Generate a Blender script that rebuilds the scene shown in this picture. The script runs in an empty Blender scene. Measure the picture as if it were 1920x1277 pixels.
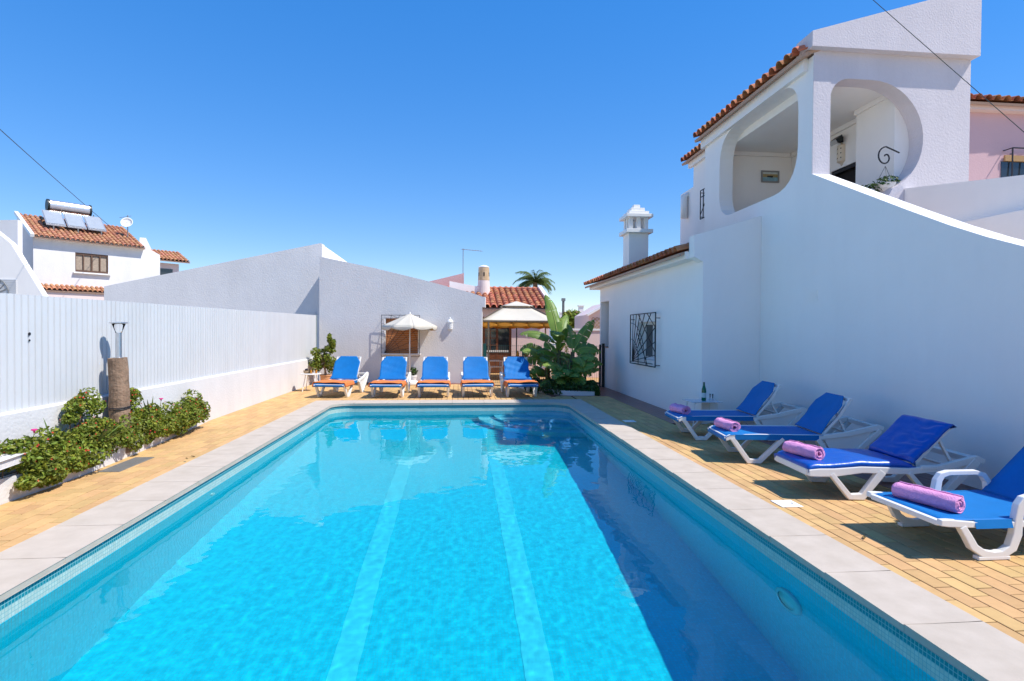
import bpy, bmesh, math, random
from mathutils import Vector, Matrix, noise
from mathutils.geometry import tessellate_polygon

# ------------------------------------------------------------------ camera
F, CX, CY, EYE = 1040.0, 960.0, 638.5, 1.55          # focal length in photo pixels, photo centre, eye height
YAW, PIT, ROLL = math.atan(100 / 1040.0), math.radians(.832), .007
SUND = Vector((-.64, .27, -1.0)).normalized()          # direction the sunlight travels
sc = bpy.context.scene
COL = sc.collection
cam = bpy.data.cameras.new('camera'); camo = bpy.data.objects.new('camera', cam); COL.objects.link(camo)
cam.sensor_width = 36.0; cam.lens = 36.0 * F / 1920.0; cam.clip_end = 2000.0; cam.clip_start = .05
R = Matrix.Rotation(-YAW, 4, 'Z') @ Matrix.Rotation(math.radians(90) - PIT, 4, 'X') @ Matrix.Rotation(ROLL, 4, 'Z')
camo.matrix_world = Matrix.Translation((0, 0, EYE)) @ R
sc.camera = camo
# ------------------------------------------------------------------ sky, sun, exposure
world = bpy.data.worlds.new('World'); sc.world = world; world.use_nodes = True
wn, wl = world.node_tree.nodes, world.node_tree.links
sky = wn.new('ShaderNodeTexSky'); sky.sky_type = 'NISHITA'; sky.sun_disc = False
sky.sun_elevation = math.asin(-SUND.z); sky.sun_rotation = math.atan2(-SUND.x, -SUND.y)
sky.altitude = 0; sky.air_density = 1.0; sky.dust_density = 0.0; sky.ozone_density = 6.0
wn['Background'].inputs[1].default_value = .145
hsv = wn.new('ShaderNodeHueSaturation'); hsv.inputs['Saturation'].default_value = 1.90; hsv.inputs['Hue'].default_value = .516
gam = wn.new('ShaderNodeGamma'); gam.inputs[1].default_value = .50
wl.new(sky.outputs[0], gam.inputs[0]); wl.new(gam.outputs[0], hsv.inputs['Color']); wl.new(hsv.outputs[0], wn['Background'].inputs[0])
sun = bpy.data.lights.new('sun', 'SUN'); sun.energy = 2.0; sun.angle = math.radians(.5); sun.color = (1, .95, .88)
suno = bpy.data.objects.new('sun', sun); COL.objects.link(suno)
suno.rotation_euler = SUND.to_track_quat('-Z', 'Y').to_euler(); suno.location = (8, -4, 12)
sun.cycles.is_caustics_light = True
vs = sc.view_settings
vs.view_transform = 'Standard'; vs.look = 'None'; vs.gamma = 1; vs.use_curve_mapping = False; vs.exposure = 1.6
sc.cycles.use_denoising = True
sc.cycles.max_bounces = 10; sc.cycles.diffuse_bounces = 5; sc.cycles.transmission_bounces = 8
sc.cycles.caustics_reflective = False; sc.cycles.sample_clamp_indirect = 8


# ------------------------------------------------------------------ pixels to places
def ray(px, py):
    u, v = px - CX, py - CY; c, s = math.cos(ROLL), math.sin(ROLL)
    a, b = (c * u + s * v) / F, -(c * v - s * u) / F
    f = math.cos(PIT) + b * math.sin(PIT); w = b * math.cos(PIT) - math.sin(PIT)
    return Vector((a * math.cos(YAW) + f * math.sin(YAW), f * math.cos(YAW) - a * math.sin(YAW), w))


def P(px, py, x=None, y=None, z=None):
    r = ray(px, py)
    t = x / r.x if x is not None else y / r.y if y is not None else (z - EYE) / r.z
    return Vector((0, 0, EYE)) + r * t


def Q(p):
    d = p - Vector((0, 0, EYE))
    a = d.x * math.cos(YAW) - d.y * math.sin(YAW); f = d.x * math.sin(YAW) + d.y * math.cos(YAW)
    u = d.z * math.cos(PIT) + f * math.sin(PIT); f2 = max(.05, f * math.cos(PIT) - d.z * math.sin(PIT))
    a, v = F * a / f2, -F * u / f2; c, s = math.cos(ROLL), math.sin(ROLL)
    return CX + c * a - s * v, CY + c * v + s * a


# ------------------------------------------------------------------ materials
MATS = {}


def mat(name, col, rough=.6, var=0., nscale=3., bump=0., bscale=40., spec=.4, metal=0., isl=0., coat=0., trans=0., col2=None, bdist=.02, det=6., streak=0.):
    """Procedural surface: colour with noise variation, per-piece variation, bump."""
    if name in MATS: return MATS[name]
    m = bpy.data.materials.new(name); m.use_nodes = True; MATS[name] = m
    t = m.node_tree; N = t.nodes; L = t.links; b = N['Principled BSDF']
    b.inputs['Roughness'].default_value = rough; b.inputs['Metallic'].default_value = metal
    b.inputs['Specular IOR Level'].default_value = spec
    if coat: b.inputs['Coat Weight'].default_value = coat
    c4 = (*col, 1); geo = N.new('ShaderNodeNewGeometry'); cur = None
    if var or col2:
        nz = N.new('ShaderNodeTexNoise'); nz.inputs['Scale'].default_value = nscale; nz.inputs['Detail'].default_value = det
        nz.inputs['Roughness'].default_value = .62
        L.new(geo.outputs['Position'], nz.inputs['Vector'])
        rp = N.new('ShaderNodeValToRGB'); L.new(nz.outputs['Fac'], rp.inputs[0])
        lo = col2 if col2 else tuple(v * (1 - var) for v in col)
        rp.color_ramp.elements[0].color = (*lo, 1); rp.color_ramp.elements[1].color = c4
        rp.color_ramp.elements[0].position = .32; rp.color_ramp.elements[1].position = .66
        cur = rp.outputs[0]
    if streak:
        mp = N.new('ShaderNodeMapping'); mp.inputs['Scale'].default_value = (1.7, 1.7, .35); L.new(geo.outputs['Position'], mp.inputs[0])
        sn = N.new('ShaderNodeTexNoise'); sn.inputs['Scale'].default_value = 1.; sn.inputs['Detail'].default_value = 8; sn.inputs['Roughness'].default_value = .7; L.new(mp.outputs[0], sn.inputs['Vector'])
        sr = N.new('ShaderNodeMapRange'); sr.inputs[1].default_value = .30; sr.inputs[2].default_value = .55; sr.inputs[3].default_value = 1 - streak; sr.inputs[4].default_value = 1; L.new(sn.outputs['Fac'], sr.inputs[0])
        sm = N.new('ShaderNodeMixRGB'); sm.blend_type = 'MULTIPLY'; sm.inputs[0].default_value = 1; sm.inputs[1].default_value = c4
        if cur: L.new(cur, sm.inputs[1])
        L.new(sr.outputs[0], sm.inputs[2]); cur = sm.outputs[0]
    if isl:
        oi = N.new('ShaderNodeObjectInfo'); ad = N.new('ShaderNodeMath'); ad.operation = 'ADD'
        L.new(geo.outputs['Random Per Island'], ad.inputs[0]); L.new(oi.outputs['Random'], ad.inputs[1])
        fr = N.new('ShaderNodeMath'); fr.operation = 'FRACT'; L.new(ad.outputs[0], fr.inputs[0])
        mr = N.new('ShaderNodeMapRange'); L.new(fr.outputs[0], mr.inputs[0])
        mr.inputs[3].default_value = 1 - isl; mr.inputs[4].default_value = 1 + isl * .6
        hs = N.new('ShaderNodeHueSaturation'); L.new(mr.outputs[0], hs.inputs['Value'])
        fr2 = N.new('ShaderNodeMath'); fr2.operation = 'MULTIPLY_ADD'; L.new(fr.outputs[0], fr2.inputs[0])
        fr2.inputs[1].default_value = 7.31; fr2.inputs[2].default_value = .1
        fr3 = N.new('ShaderNodeMath'); fr3.operation = 'FRACT'; L.new(fr2.outputs[0], fr3.inputs[0])
        mh = N.new('ShaderNodeMapRange'); L.new(fr3.outputs[0], mh.inputs[0])
        mh.inputs[3].default_value = .5 - isl * .06; mh.inputs[4].default_value = .5 + isl * .06
        L.new(mh.outputs[0], hs.inputs['Hue'])
        hs.inputs['Color'].default_value = c4
        if cur: L.new(cur, hs.inputs['Color'])
        cur = hs.outputs[0]
    if cur: L.new(cur, b.inputs['Base Color'])
    else: b.inputs['Base Color'].default_value = c4
    if bump:
        bn = N.new('ShaderNodeTexNoise'); bn.inputs['Scale'].default_value = bscale; bn.inputs['Detail'].default_value = 7
        L.new(geo.outputs['Position'], bn.inputs['Vector'])
        bp = N.new('ShaderNodeBump'); bp.inputs['Strength'].default_value = bump; bp.inputs['Distance'].default_value = bdist
        L.new(bn.outputs['Fac'], bp.inputs['Height']); L.new(bp.outputs[0], b.inputs['Normal'])
    if trans:
        tr = N.new('ShaderNodeBsdfTranslucent'); mx = N.new('ShaderNodeMixShader'); mx.inputs[0].default_value = trans
        if cur: L.new(cur, tr.inputs[0])
        else: tr.inputs[0].default_value = c4
        L.new(b.outputs[0], mx.inputs[1]); L.new(tr.outputs[0], mx.inputs[2]); L.new(mx.outputs[0], N['Material Output'].inputs[0])
    return m


def glass_mat(name, tint=(1, 1, 1), see=.85):
    if name in MATS: return MATS[name]
    m = bpy.data.materials.new(name); m.use_nodes = True; MATS[name] = m
    N, L = m.node_tree.nodes, m.node_tree.links; N.clear()
    o = N.new('ShaderNodeOutputMaterial'); a = N.new('ShaderNodeBsdfTransparent'); a.inputs[0].default_value = (*tint, 1)
    g = N.new('ShaderNodeBsdfGlossy'); g.inputs['Roughness'].default_value = .03
    fr = N.new('ShaderNodeLayerWeight'); fr.inputs[0].default_value = .12
    mx = N.new('ShaderNodeMixShader'); L.new(fr.outputs['Fresnel'], mx.inputs[0]); L.new(a.outputs[0], mx.inputs[1]); L.new(g.outputs[0], mx.inputs[2])
    L.new(mx.outputs[0], o.inputs[0]); return m


def mosaic_mat():
    """Pool mosaic from UV metres: u along the wall (or x), v height (or y); teal and pale rows above the water."""
    m = bpy.data.materials.new('pool_mosaic'); m.use_nodes = True; MATS['pool_mosaic'] = m
    N, L = m.node_tree.nodes, m.node_tree.links; b = N['Principled BSDF']
    uv = N.new('ShaderNodeUVMap'); br = N.new('ShaderNodeTexBrick'); L.new(uv.outputs[0], br.inputs['Vector'])
    br.offset = 0; br.squash = 1; br.inputs['Scale'].default_value = 1
    br.inputs['Brick Width'].default_value = .025; br.inputs['Row Height'].default_value = .025
    br.inputs['Mortar Size'].default_value = .0022; br.inputs['Mortar Smooth'].default_value = .1
    br.inputs['Color1'].default_value = (0, 0, 0, 1); br.inputs['Color2'].default_value = (1, 1, 1, 1)
    sep = N.new('ShaderNodeSeparateXYZ'); L.new(uv.outputs[0], sep.inputs[0])
    ramp = N.new('ShaderNodeValToRGB'); ramp.color_ramp.interpolation = 'CONSTANT'
    mr = N.new('ShaderNodeMapRange'); L.new(sep.outputs[1], mr.inputs[0])
    mr.inputs[1].default_value = -.3; mr.inputs[2].default_value = 0; L.new(mr.outputs[0], ramp.inputs[0])
    e = ramp.color_ramp.elements
    e[0].position = 0; e[0].color = (.006, .70, .86, 1)
    e[1].position = .75; e[1].color = (.012, .22, .27, 1)
    x = e.new(.50); x.color = (.50, .60, .53, 1)
    mixv = N.new('ShaderNodeMixRGB'); mixv.blend_type = 'MULTIPLY'; mixv.inputs[0].default_value = .16
    L.new(ramp.outputs[0], mixv.inputs[1]); L.new(br.outputs['Color'], mixv.inputs[2])
    mg = N.new('ShaderNodeMixRGB'); mg.inputs[2].default_value = (.24, .42, .42, 1)
    L.new(mixv.outputs[0], mg.inputs[1]); mt_ = N.new('ShaderNodeMapRange'); L.new(sep.outputs[1], mt_.inputs[0]); mt_.inputs[1].default_value = -.40; mt_.inputs[2].default_value = -.14; mt_.inputs[3].default_value = .10; mt_.inputs[4].default_value = 1
    mm_ = N.new('ShaderNodeMath'); mm_.operation = 'MULTIPLY'; L.new(br.outputs['Fac'], mm_.inputs[0]); L.new(mt_.outputs[0], mm_.inputs[1]); L.new(mm_.outputs[0], mg.inputs[0]); L.new(mg.outputs[0], b.inputs['Base Color'])
    b.inputs['Roughness'].default_value = .25
    return m


WHITE = mat('white_plaster', (.90, .865, .82), .8, .04, .6, .22, 34, .2, bdist=.008, streak=.03)
ROUGHW = mat('rough_white_render', (.75, .73, .72), .9, .08, .8, .55, 26, .15, bdist=.012, streak=.07)
LOWW = mat('painted_low_wall', (.70, .68, .67), .85, .06, 1.2, .5, 30, .2, bdist=.010, streak=.08)
TOWERW = mat('tower_render', (.68, .63, .65), .9, .06, 1., .5, 36, .15, bdist=.010, streak=.07)
PINKW = mat('pink_render', (.78, .62, .58), .85, .05, 1., .3, 30, .2)
ROSEW = mat('rose_render', (.66, .44, .46), .85, .05, 1., .2, 30, .2)
PAVER = mat('yellow_paver', (.62, .385, .165), .75, .14, 9, .15, 160, .25, isl=.13)
PBASE = mat('paver_joint', (.10, .06, .03), .9, .2, 20)
REDT = mat('red_floor_tile', (.24, .075, .055), .34, .2, 7, .06, 60, .5, isl=.12)
REDJ = mat('red_tile_joint', (.09, .035, .03), .8)
COPE = mat('coping_stone', (.53, .455, .375), .8, 0, 5, .10, 160, .25, col2=(.46, .39, .315), isl=.02)
TERRA = mat('terracotta_tile', (.58, .225, .115), .8, .3, 6, .2, 60, .2, isl=.25)
TERRAP = mat('pale_terracotta', (.60, .29, .16), .85, .3, 6, .2, 60, .2, isl=.25)
PLASTIC = mat('white_resin', (.80, .78, .74), .38, .04, 6, 0, 40, .5)
BLUE = mat('blue_sling_fabric', (.0, .16, .46), .62, .10, 8, .15, 300, .3)
BLUEPAD = mat('blue_vinyl_pad', (.002, .085, .44), .33, .08, 10, .35, 14, .5, bdist=.012)
ORANGE = mat('orange_towel', (.80, .24, .075), .95, .12, 25, .6, 220, .1)
PINK = mat('pink_towel', (.86, .38, .64), .97, .16, 30, 1., 110, .1, bdist=.010)
FENCEM = mat('white_fence_sheet', (.62, .63, .64), .5, .04, 2, 0, 40, .35, streak=.06, isl=.025)
METALD = mat('dark_iron', (.02, .02, .025), .5, .2, 20, 0, 40, .4)
STEEL = mat('brushed_steel', (.72, .72, .72), .38, .1, 30, metal=1.)
GREENP = mat('green_paint', (.012, .085, .065), .45, .1, 6)
BLACKP = mat('black_paint', (.012, .02, .022), .45, .1, 6)
WOODP = mat('weathered_log', (.33, .22, .15), .95, .45, 10, .8, 26, .15)
DOORW = mat('brown_door_wood', (.20, .065, .025), .5, .35, 12, .1, 60, .4)
SHUT = mat('orange_shutter', (.50, .20, .07), .55, .12, 8, .05, 40, .4)
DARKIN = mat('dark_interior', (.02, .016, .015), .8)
LEAF1 = mat('shrub_leaf', (.27, .33, .04), .5, .35, 8, spec=.35, isl=.5, trans=.35)
LEAF2 = mat('dark_ivy_leaf', (.055, .12, .02), .45, .3, 8, spec=.4, isl=.45, trans=.15)
BANANA = mat('banana_leaf', (.20, .32, .05), .42, .25, 5, .2, 60, .45, isl=.25, trans=.3)
BANSTEM = mat('banana_stem', (.17, .15, .06), .7, .5, 9, .3, 30)
DRYLEAF = mat('dry_leaf', (.26, .17, .06), .8, .4, 9, trans=.2)
PALMM = mat('palm_frond', (.19, .26, .07), .5, .3, 4, isl=.3, trans=.25)
REDF = mat('red_flower', (.75, .09, .045), .6, .2, 30, isl=.3, trans=.3)
PINKF = mat('magenta_flower', (.75, .05, .30), .6, trans=.3)
SOIL = mat('dark_soil', (.06, .04, .025), .95, .4, 20, .6, 60)
GLASS = glass_mat('clear_glass')
WINGL = mat('window_glass', (.03, .035, .04), .06, spec=.8)
BEIGE = mat('beige_canvas', (.62, .46, .26), .85, .06, 4, .1, 200, .15, trans=.25)
WHITEC = mat('white_canvas', (.70, .65, .55), .85, .05, 4, .1, 200, .15, trans=.18)
ORANGEC = mat('orange_canvas', (.80, .36, .04), .8, .1, 6, trans=.35)
GREYM = mat('grey_metal', (.28, .28, .27), .45, .1, 10, metal=.4)
CERAM = mat('white_ceramic', (.84, .83, .80), .35, .03, 6)


# ------------------------------------------------------------------ mesh helpers
def new_obj(name, me, m, parent=None, smooth=False, loc=None):
    o = bpy.data.objects.new(name, me); COL.objects.link(o)
    if m is not None and not me.materials: me.materials.append(m)
    if smooth:
        for p in me.polygons: p.use_smooth = True
    if parent: o.parent = parent
    if loc is not None: o.location = loc
    return o


def done(name, bm, m, parent=None, smooth=False, world=True, bevel=0., norm=True):
    """Finish a bmesh as one object; world=True: vertices are in world space and are moved into the parent's frame."""
    if bevel:
        bmesh.ops.remove_doubles(bm, verts=bm.verts, dist=1e-5)
        es = [e for e in bm.edges if len(e.link_faces) == 2 and e.calc_face_angle(0) > .6]
        bmesh.ops.bevel(bm, geom=es, offset=bevel, segments=2, affect='EDGES', profile=.6)
    if norm: bmesh.ops.recalc_face_normals(bm, faces=bm.faces)
    if world and parent is not None: bmesh.ops.translate(bm, vec=-root_pos(parent), verts=bm.verts)
    me = bpy.data.meshes.new(name); bm.to_mesh(me); bm.free()
    return new_obj(name, me, m, parent, smooth)


def root_pos(p):
    v = Vector(p.location)
    while p.parent: p = p.parent; v = v + Vector(p.location)
    return v


def tag(o, label=None, cat=None, group=None, kind=None):
    if label: o['label'] = label
    if cat: o['category'] = cat
    if group: o['group'] = group
    if kind: o['kind'] = kind
    return o


def thing(name, loc, label, cat, group=None, rz=0.):
    o = bpy.data.objects.new(name, None); COL.objects.link(o); o.location = loc; o.rotation_euler = (0, 0, rz)
    o.empty_display_size = .2
    return tag(o, label, cat, group)


def copy_tree(o, parent=None):
    c = o.copy(); COL.objects.link(c); c.parent = parent
    for ch in [k for k in bpy.data.objects if k.parent == o]: copy_tree(ch, c)
    return c


def box(bm, lo, hi):
    x0, y0, z0 = lo; x1, y1, z1 = hi
    v = [bm.verts.new(p) for p in ((x0, y0, z0), (x1, y0, z0), (x1, y1, z0), (x0, y1, z0), (x0, y0, z1), (x1, y0, z1), (x1, y1, z1), (x0, y1, z1))]
    for f in ((0, 3, 2, 1), (4, 5, 6, 7), (0, 1, 5, 4), (1, 2, 6, 5), (2, 3, 7, 6), (3, 0, 4, 7)): bm.faces.new([v[i] for i in f])
    return bm


def beam(bm, a, b, w, h, up=(0, 0, 1)):
    a, b = Vector(a), Vector(b); d = (b - a).normalized(); up = Vector(up)
    s = d.cross(up)
    if s.length < 1e-4: s = d.cross(Vector((1, 0, 0)))
    s.normalize(); t = s.cross(d)
    vs = [[bm.verts.new(p + s * (i * w / 2) + t * (j * h / 2)) for i, j in ((-1, -1), (1, -1), (1, 1), (-1, 1))] for p in (a, b)]
    for k in range(4): bm.faces.new((vs[0][k], vs[0][(k + 1) % 4], vs[1][(k + 1) % 4], vs[1][k]))
    bm.faces.new(vs[0][::-1]); bm.faces.new(vs[1])
    return bm


def tube(bm, pts, r, seg=8, cap=True):
    pts = [Vector(p) for p in pts]; rs = r if isinstance(r, (list, tuple)) else [r] * len(pts)
    t0 = (pts[1] - pts[0]).normalized(); up = Vector((0, 0, 1)) if abs(t0.z) < .9 else Vector((1, 0, 0))
    n = t0.cross(up).normalized(); rings = []
    for i, p in enumerate(pts):
        t = (pts[min(i + 1, len(pts) - 1)] - pts[max(i - 1, 0)]).normalized()
        n = (n - t * n.dot(t)).normalized(); b = t.cross(n)
        rings.append([bm.verts.new(p + (n * math.cos(a) + b * math.sin(a)) * rs[i]) for a in [2 * math.pi * k / seg for k in range(seg)]])
    for i in range(len(rings) - 1):
        for k in range(seg): bm.faces.new((rings[i][k], rings[i][(k + 1) % seg], rings[i + 1][(k + 1) % seg], rings[i + 1][k]))
    if cap: bm.faces.new(rings[0][::-1]); bm.faces.new(rings[-1])
    return bm


def lathe(bm, prof, c, seg=20, axis=None):
    c = Vector(c); rings = []
    for r, z in prof:
        rings.append([bm.verts.new(c + Vector((r * math.cos(2 * math.pi * k / seg), r * math.sin(2 * math.pi * k / seg), z))) for k in range(seg)])
    for i in range(len(rings) - 1):
        for k in range(seg): bm.faces.new((rings[i][k], rings[i][(k + 1) % seg], rings[i + 1][(k + 1) % seg], rings[i + 1][k]))
    bm.faces.new(rings[0][::-1]); bm.faces.new(rings[-1])
    return bm


def prism(bm, outer, vec, holes=()):
    """Solid from a planar 3-D outline (with holes) pushed along vec."""
    vec = Vector(vec); loops = [[Vector(p) for p in outer]] + [[Vector(p) for p in h] for h in holes]
    flat = [p for l in loops for p in l]; tris = tessellate_polygon(loops)
    a = [bm.verts.new(p) for p in flat]; b = [bm.verts.new(p + vec) for p in flat]
    for t in tris:
        try: bm.faces.new([a[i] for i in t]); bm.faces.new([b[i] for i in t[::-1]])
        except ValueError: pass
    k = 0
    for l in loops:
        n = len(l)
        for i in range(n): bm.faces.new((a[k + i], a[k + (i + 1) % n], b[k + (i + 1) % n], b[k + i]))
        k += n
    return bm


def ribbon(bm, pts, w, v0, v1):
    """Band of width w along a polyline in the (x,z) plane, filled from y=v0 to y=v1, mitred."""
    n = len(pts); L_, R_ = [], []
    for i, (u, z) in enumerate(pts):
        d0 = Vector((u - pts[i - 1][0], z - pts[i - 1][1])).normalized() if i > 0 else None
        d1 = Vector((pts[i + 1][0] - u, pts[i + 1][1] - z)).normalized() if i < n - 1 else None
        if d0 is None: d0 = d1
        if d1 is None: d1 = d0
        nn = Vector((-(d0.y + d1.y), d0.x + d1.x)).normalized(); nl = Vector((-d0.y, d0.x))
        k = min(2., 1 / max(.3, nn.dot(nl))); ww = w[i] if isinstance(w, (list, tuple)) else w
        L_.append((u + nn.x * ww / 2 * k, z + nn.y * ww / 2 * k)); R_.append((u - nn.x * ww / 2 * k, z - nn.y * ww / 2 * k))
    q = []
    for v in (v0, v1): q.append(([bm.verts.new((a, v, b)) for a, b in L_], [bm.verts.new((a, v, b)) for a, b in R_]))
    (l0, r0), (l1, r1) = q
    for i in range(n - 1):
        bm.faces.new((l0[i], l0[i + 1], r0[i + 1], r0[i])); bm.faces.new((l1[i], r1[i], r1[i + 1], l1[i + 1]))
        bm.faces.new((l0[i], l1[i], l1[i + 1], l0[i + 1])); bm.faces.new((r0[i], r0[i + 1], r1[i + 1], r1[i]))
    bm.faces.new((l0[0], r0[0], r1[0], l1[0])); bm.faces.new((l0[-1], l1[-1], r1[-1], r0[-1]))
    return bm


def sheet(bm, f, ns, nt, th):
    """Cloth: grid f(s,t) with thickness th along its normal."""
    g = [[Vector(f(i / ns, j / nt)) for j in range(nt + 1)] for i in range(ns + 1)]
    def nrm(i, j):
        a = g[min(i + 1, ns)][j] - g[max(i - 1, 0)][j]; b = g[i][min(j + 1, nt)] - g[i][max(j - 1, 0)]
        c = a.cross(b); return c.normalized() if c.length > 1e-9 else Vector((0, 0, 1))
    A = [[bm.verts.new(g[i][j]) for j in range(nt + 1)] for i in range(ns + 1)]
    B = [[bm.verts.new(g[i][j] - nrm(i, j) * th) for j in range(nt + 1)] for i in range(ns + 1)]
    for i in range(ns):
        for j in range(nt):
            bm.faces.new((A[i][j], A[i + 1][j], A[i + 1][j + 1], A[i][j + 1])); bm.faces.new((B[i][j], B[i][j + 1], B[i + 1][j + 1], B[i + 1][j]))
    for i in range(ns):
        for j in (0, nt): bm.faces.new((A[i][j], A[i + 1][j], B[i + 1][j], B[i][j]))
    for j in range(nt):
        for i in (0, ns): bm.faces.new((A[i][j], A[i][j + 1], B[i][j + 1], B[i][j]))
    return bm


def lerp(pts, s):
    """Point on a polyline at fraction s of its length."""
    d = [0.]
    for i in range(1, len(pts)): d.append(d[-1] + (Vector(pts[i]) - Vector(pts[i - 1])).length)
    t = s * d[-1]
    for i in range(1, len(pts)):
        if t <= d[i] or i == len(pts) - 1:
            k = (t - d[i - 1]) / max(1e-9, d[i] - d[i - 1]); return Vector(pts[i - 1]).lerp(Vector(pts[i]), k)


def NB(): return bmesh.new()


def leaf_mesh(name, centers, n, size, m, parent, rng, flat=.35, out=None, aspect=.55):
    """Many small folded leaves spread through blobs (centre, radii); one object of kind stuff."""
    V, Fc = [], []
    for k in range(n):
        c, r = centers[k % len(centers)]
        while True:
            d = Vector((rng.uniform(-1, 1), rng.uniform(-1, 1), rng.uniform(-1, 1)))
            if .05 < d.length < 1: break
        d = d.normalized() * (d.length ** .4)
        p = Vector((c[0] + d.x * r[0], c[1] + d.y * r[1], c[2] + d.z * r[2]))
        if p.z < .02: p.z = .02 + rng.random() * .03
        nn = (d * .7 + Vector((rng.gauss(0, .6), rng.gauss(0, .6), rng.gauss(.5, .5)))).normalized()
        t = nn.cross(Vector((rng.gauss(0, 1), rng.gauss(0, 1), rng.gauss(0, 1)))).normalized(); b = nn.cross(t)
        s = size * rng.uniform(.6, 1.3); i = len(V); f = s * flat * rng.uniform(.3, 1)
        V += [p - t * s, p + b * s * aspect + nn * f * .4, p + t * s - nn * f, p - b * s * aspect + nn * f * .4]
        Fc += [(i, i + 1, i + 2), (i, i + 2, i + 3)]
    off = root_pos(parent) if parent else Vector((0, 0, 0))
    me = bpy.data.meshes.new(name); me.from_pydata([v - off for v in V], [], Fc)
    o = new_obj(name, me, m, parent); o['kind'] = 'stuff'
    return o


# ================================================================== SETTING
XL, XR, YF, YN = -2.625, 2.36, 11.97, 1.0        # pool inner edges
XLo, XRo, YFo, YNo = -3.10, 2.79, 12.50, .5      # coping outer edges
WX, AX, MX = -4.26, 4.20, 5.25                   # low wall face, annex face, main wall face


def ring_sheet(name, x0, x1, y0, y1, hx0, hx1, hy0, hy1, z, m):
    bm = NB(); v = [bm.verts.new((a, b, z)) for a, b in ((x0, y0), (x1, y0), (x1, y1), (x0, y1), (hx0, hy0), (hx1, hy0), (hx1, hy1), (hx0, hy1))]
    for f in ((0, 1, 5, 4), (1, 2, 6, 5), (2, 3, 7, 6), (3, 0, 4, 7)): bm.faces.new([v[i] for i in f])
    return done(name, bm, m, norm=False)


GRD = mat('dry_ground', (.46, .39, .29), .95, .3, .8, .3, 20)
tag(ring_sheet('ground', -700, 700, -500, 900, XLo + .1, XRo - .1, YNo + .1, YFo - .1, -.05, GRD), kind='structure')
terrace = tag(ring_sheet('terrace', -4.5, 5.4, -4, 17.9, XLo, XRo, YNo, YFo, -.016, PBASE), kind='structure')
patio_base = NB(); box(patio_base, (-.4, 16.35, -.04), (6.4, 24, -.006))
tag(done('patio', patio_base, mat('patio_floor', (.50, .30, .13), .8, .25, 6, .2, 40)), kind='structure')

# pavers: rows along the pool; the largest in the picture are single pieces, the rest one sheet of pieces
rng = random.Random(5)
PW, PL = .125, .25
cells = []


def paver_field(x0, x1, y0, y1, test, seed):
    i = 0; x = x0
    while x < x1 - .02:
        w = min(PW, x1 - x); y = y0 - PL * ((i % 2) * .5 + (.13 if i % 3 == 0 else 0))
        while y < y1:
            ya, yb = max(y, y0), min(y + PL, y1)
            if yb - ya > .03 and test(x + w / 2, (ya + yb) / 2): cells.append((x, x + w, ya, yb))
            y += PL
        x += PW; i += 1


def wall_y(x): return 16.93 - .105 * (x + .07)     # foot line of the rear building


paver_field(WX, XLo, -4, 12.5, lambda x, y: True, 1)
paver_field(XRo, 4.35, -4, 13.36, lambda x, y: y < 9.25 or x < 3.68, 2)
paver_field(XLo, XRo, -4, YNo, lambda x, y: True, 4)
paver_field(WX, 3.67, 12.5, 17.6, lambda x, y: (y < wall_y(x) - .42 and x < .75 and not (x > XRo)) or (x >= .75 and y < 13.36 and x <= XRo) or (.75 <= x < 2.2 and y < 16.2 - (x - .75) * .9), 3)
gap = .0042
def parea(c):
    a = [Q(Vector((x, y, 0))) for x, y in ((c[0], c[2]), (c[1], c[2]), (c[1], c[3]), (c[0], c[3]))]
    cx = sum(p[0] for p in a) / 4; cy = sum(p[1] for p in a) / 4
    if not (-20 < cx < 1940 and 0 < cy < 1300) or c[3] < 1.5: return 0
    return abs(sum(a[i][0] * a[(i + 1) % 4][1] - a[(i + 1) % 4][0] * a[i][1] for i in range(4))) / 2
order = sorted(range(len(cells)), key=lambda k: -parea(cells[k]))
pm = {}
bmr = NB()


def slab_tops(bm, x0, x1, y0, y1, zt, zb, ch):
    v = [bm.verts.new(p) for p in ((x0, y0, zb), (x1, y0, zb), (x1, y1, zb), (x0, y1, zb), (x0 + ch, y0 + ch, zt), (x1 - ch, y0 + ch, zt), (x1 - ch, y1 - ch, zt), (x0 + ch, y1 - ch, zt),
                                     (x0, y0, zt - ch), (x1, y0, zt - ch), (x1, y1, zt - ch), (x0, y1, zt - ch))]
    bm.faces.new(v[4:8])
    for i in range(4):
        j = (i + 1) % 4
        bm.faces.new((v[8 + i], v[8 + j], v[4 + j], v[4 + i])); bm.faces.new((v[i], v[j], v[8 + j], v[8 + i]))


for n_, k in enumerate(order):
    c = cells[k]; w, l = c[1] - c[0] - 2 * gap, c[3] - c[2] - 2 * gap
    if n_ < 300:
        key = (round(w, 3), round(l, 3))
        if key not in pm:
            b_ = NB(); slab_tops(b_, -w / 2, w / 2, -l / 2, l / 2, 0, -.014, .0022); me = bpy.data.meshes.new('paver'); b_.to_mesh(me); b_.free(); me.materials.append(PAVER); pm[key] = me
        o = bpy.data.objects.new('paver', pm[key]); COL.objects.link(o); o.parent = terrace
        o.location = ((c[0] + c[1]) / 2, (c[2] + c[3]) / 2, rng.uniform(-.0006, .0012)); o.rotation_euler = (rng.gauss(0, .0016), rng.gauss(0, .0016), rng.gauss(0, .002))
    else:
        dz = rng.uniform(-.0006, .0010); slab_tops(bmr, c[0] + gap, c[1] - gap, c[2] + gap, c[3] - gap, dz, -.014, .0022)
far = done('paver_rows', bmr, PAVER, terrace, norm=False); far['kind'] = 'stuff'

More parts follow.
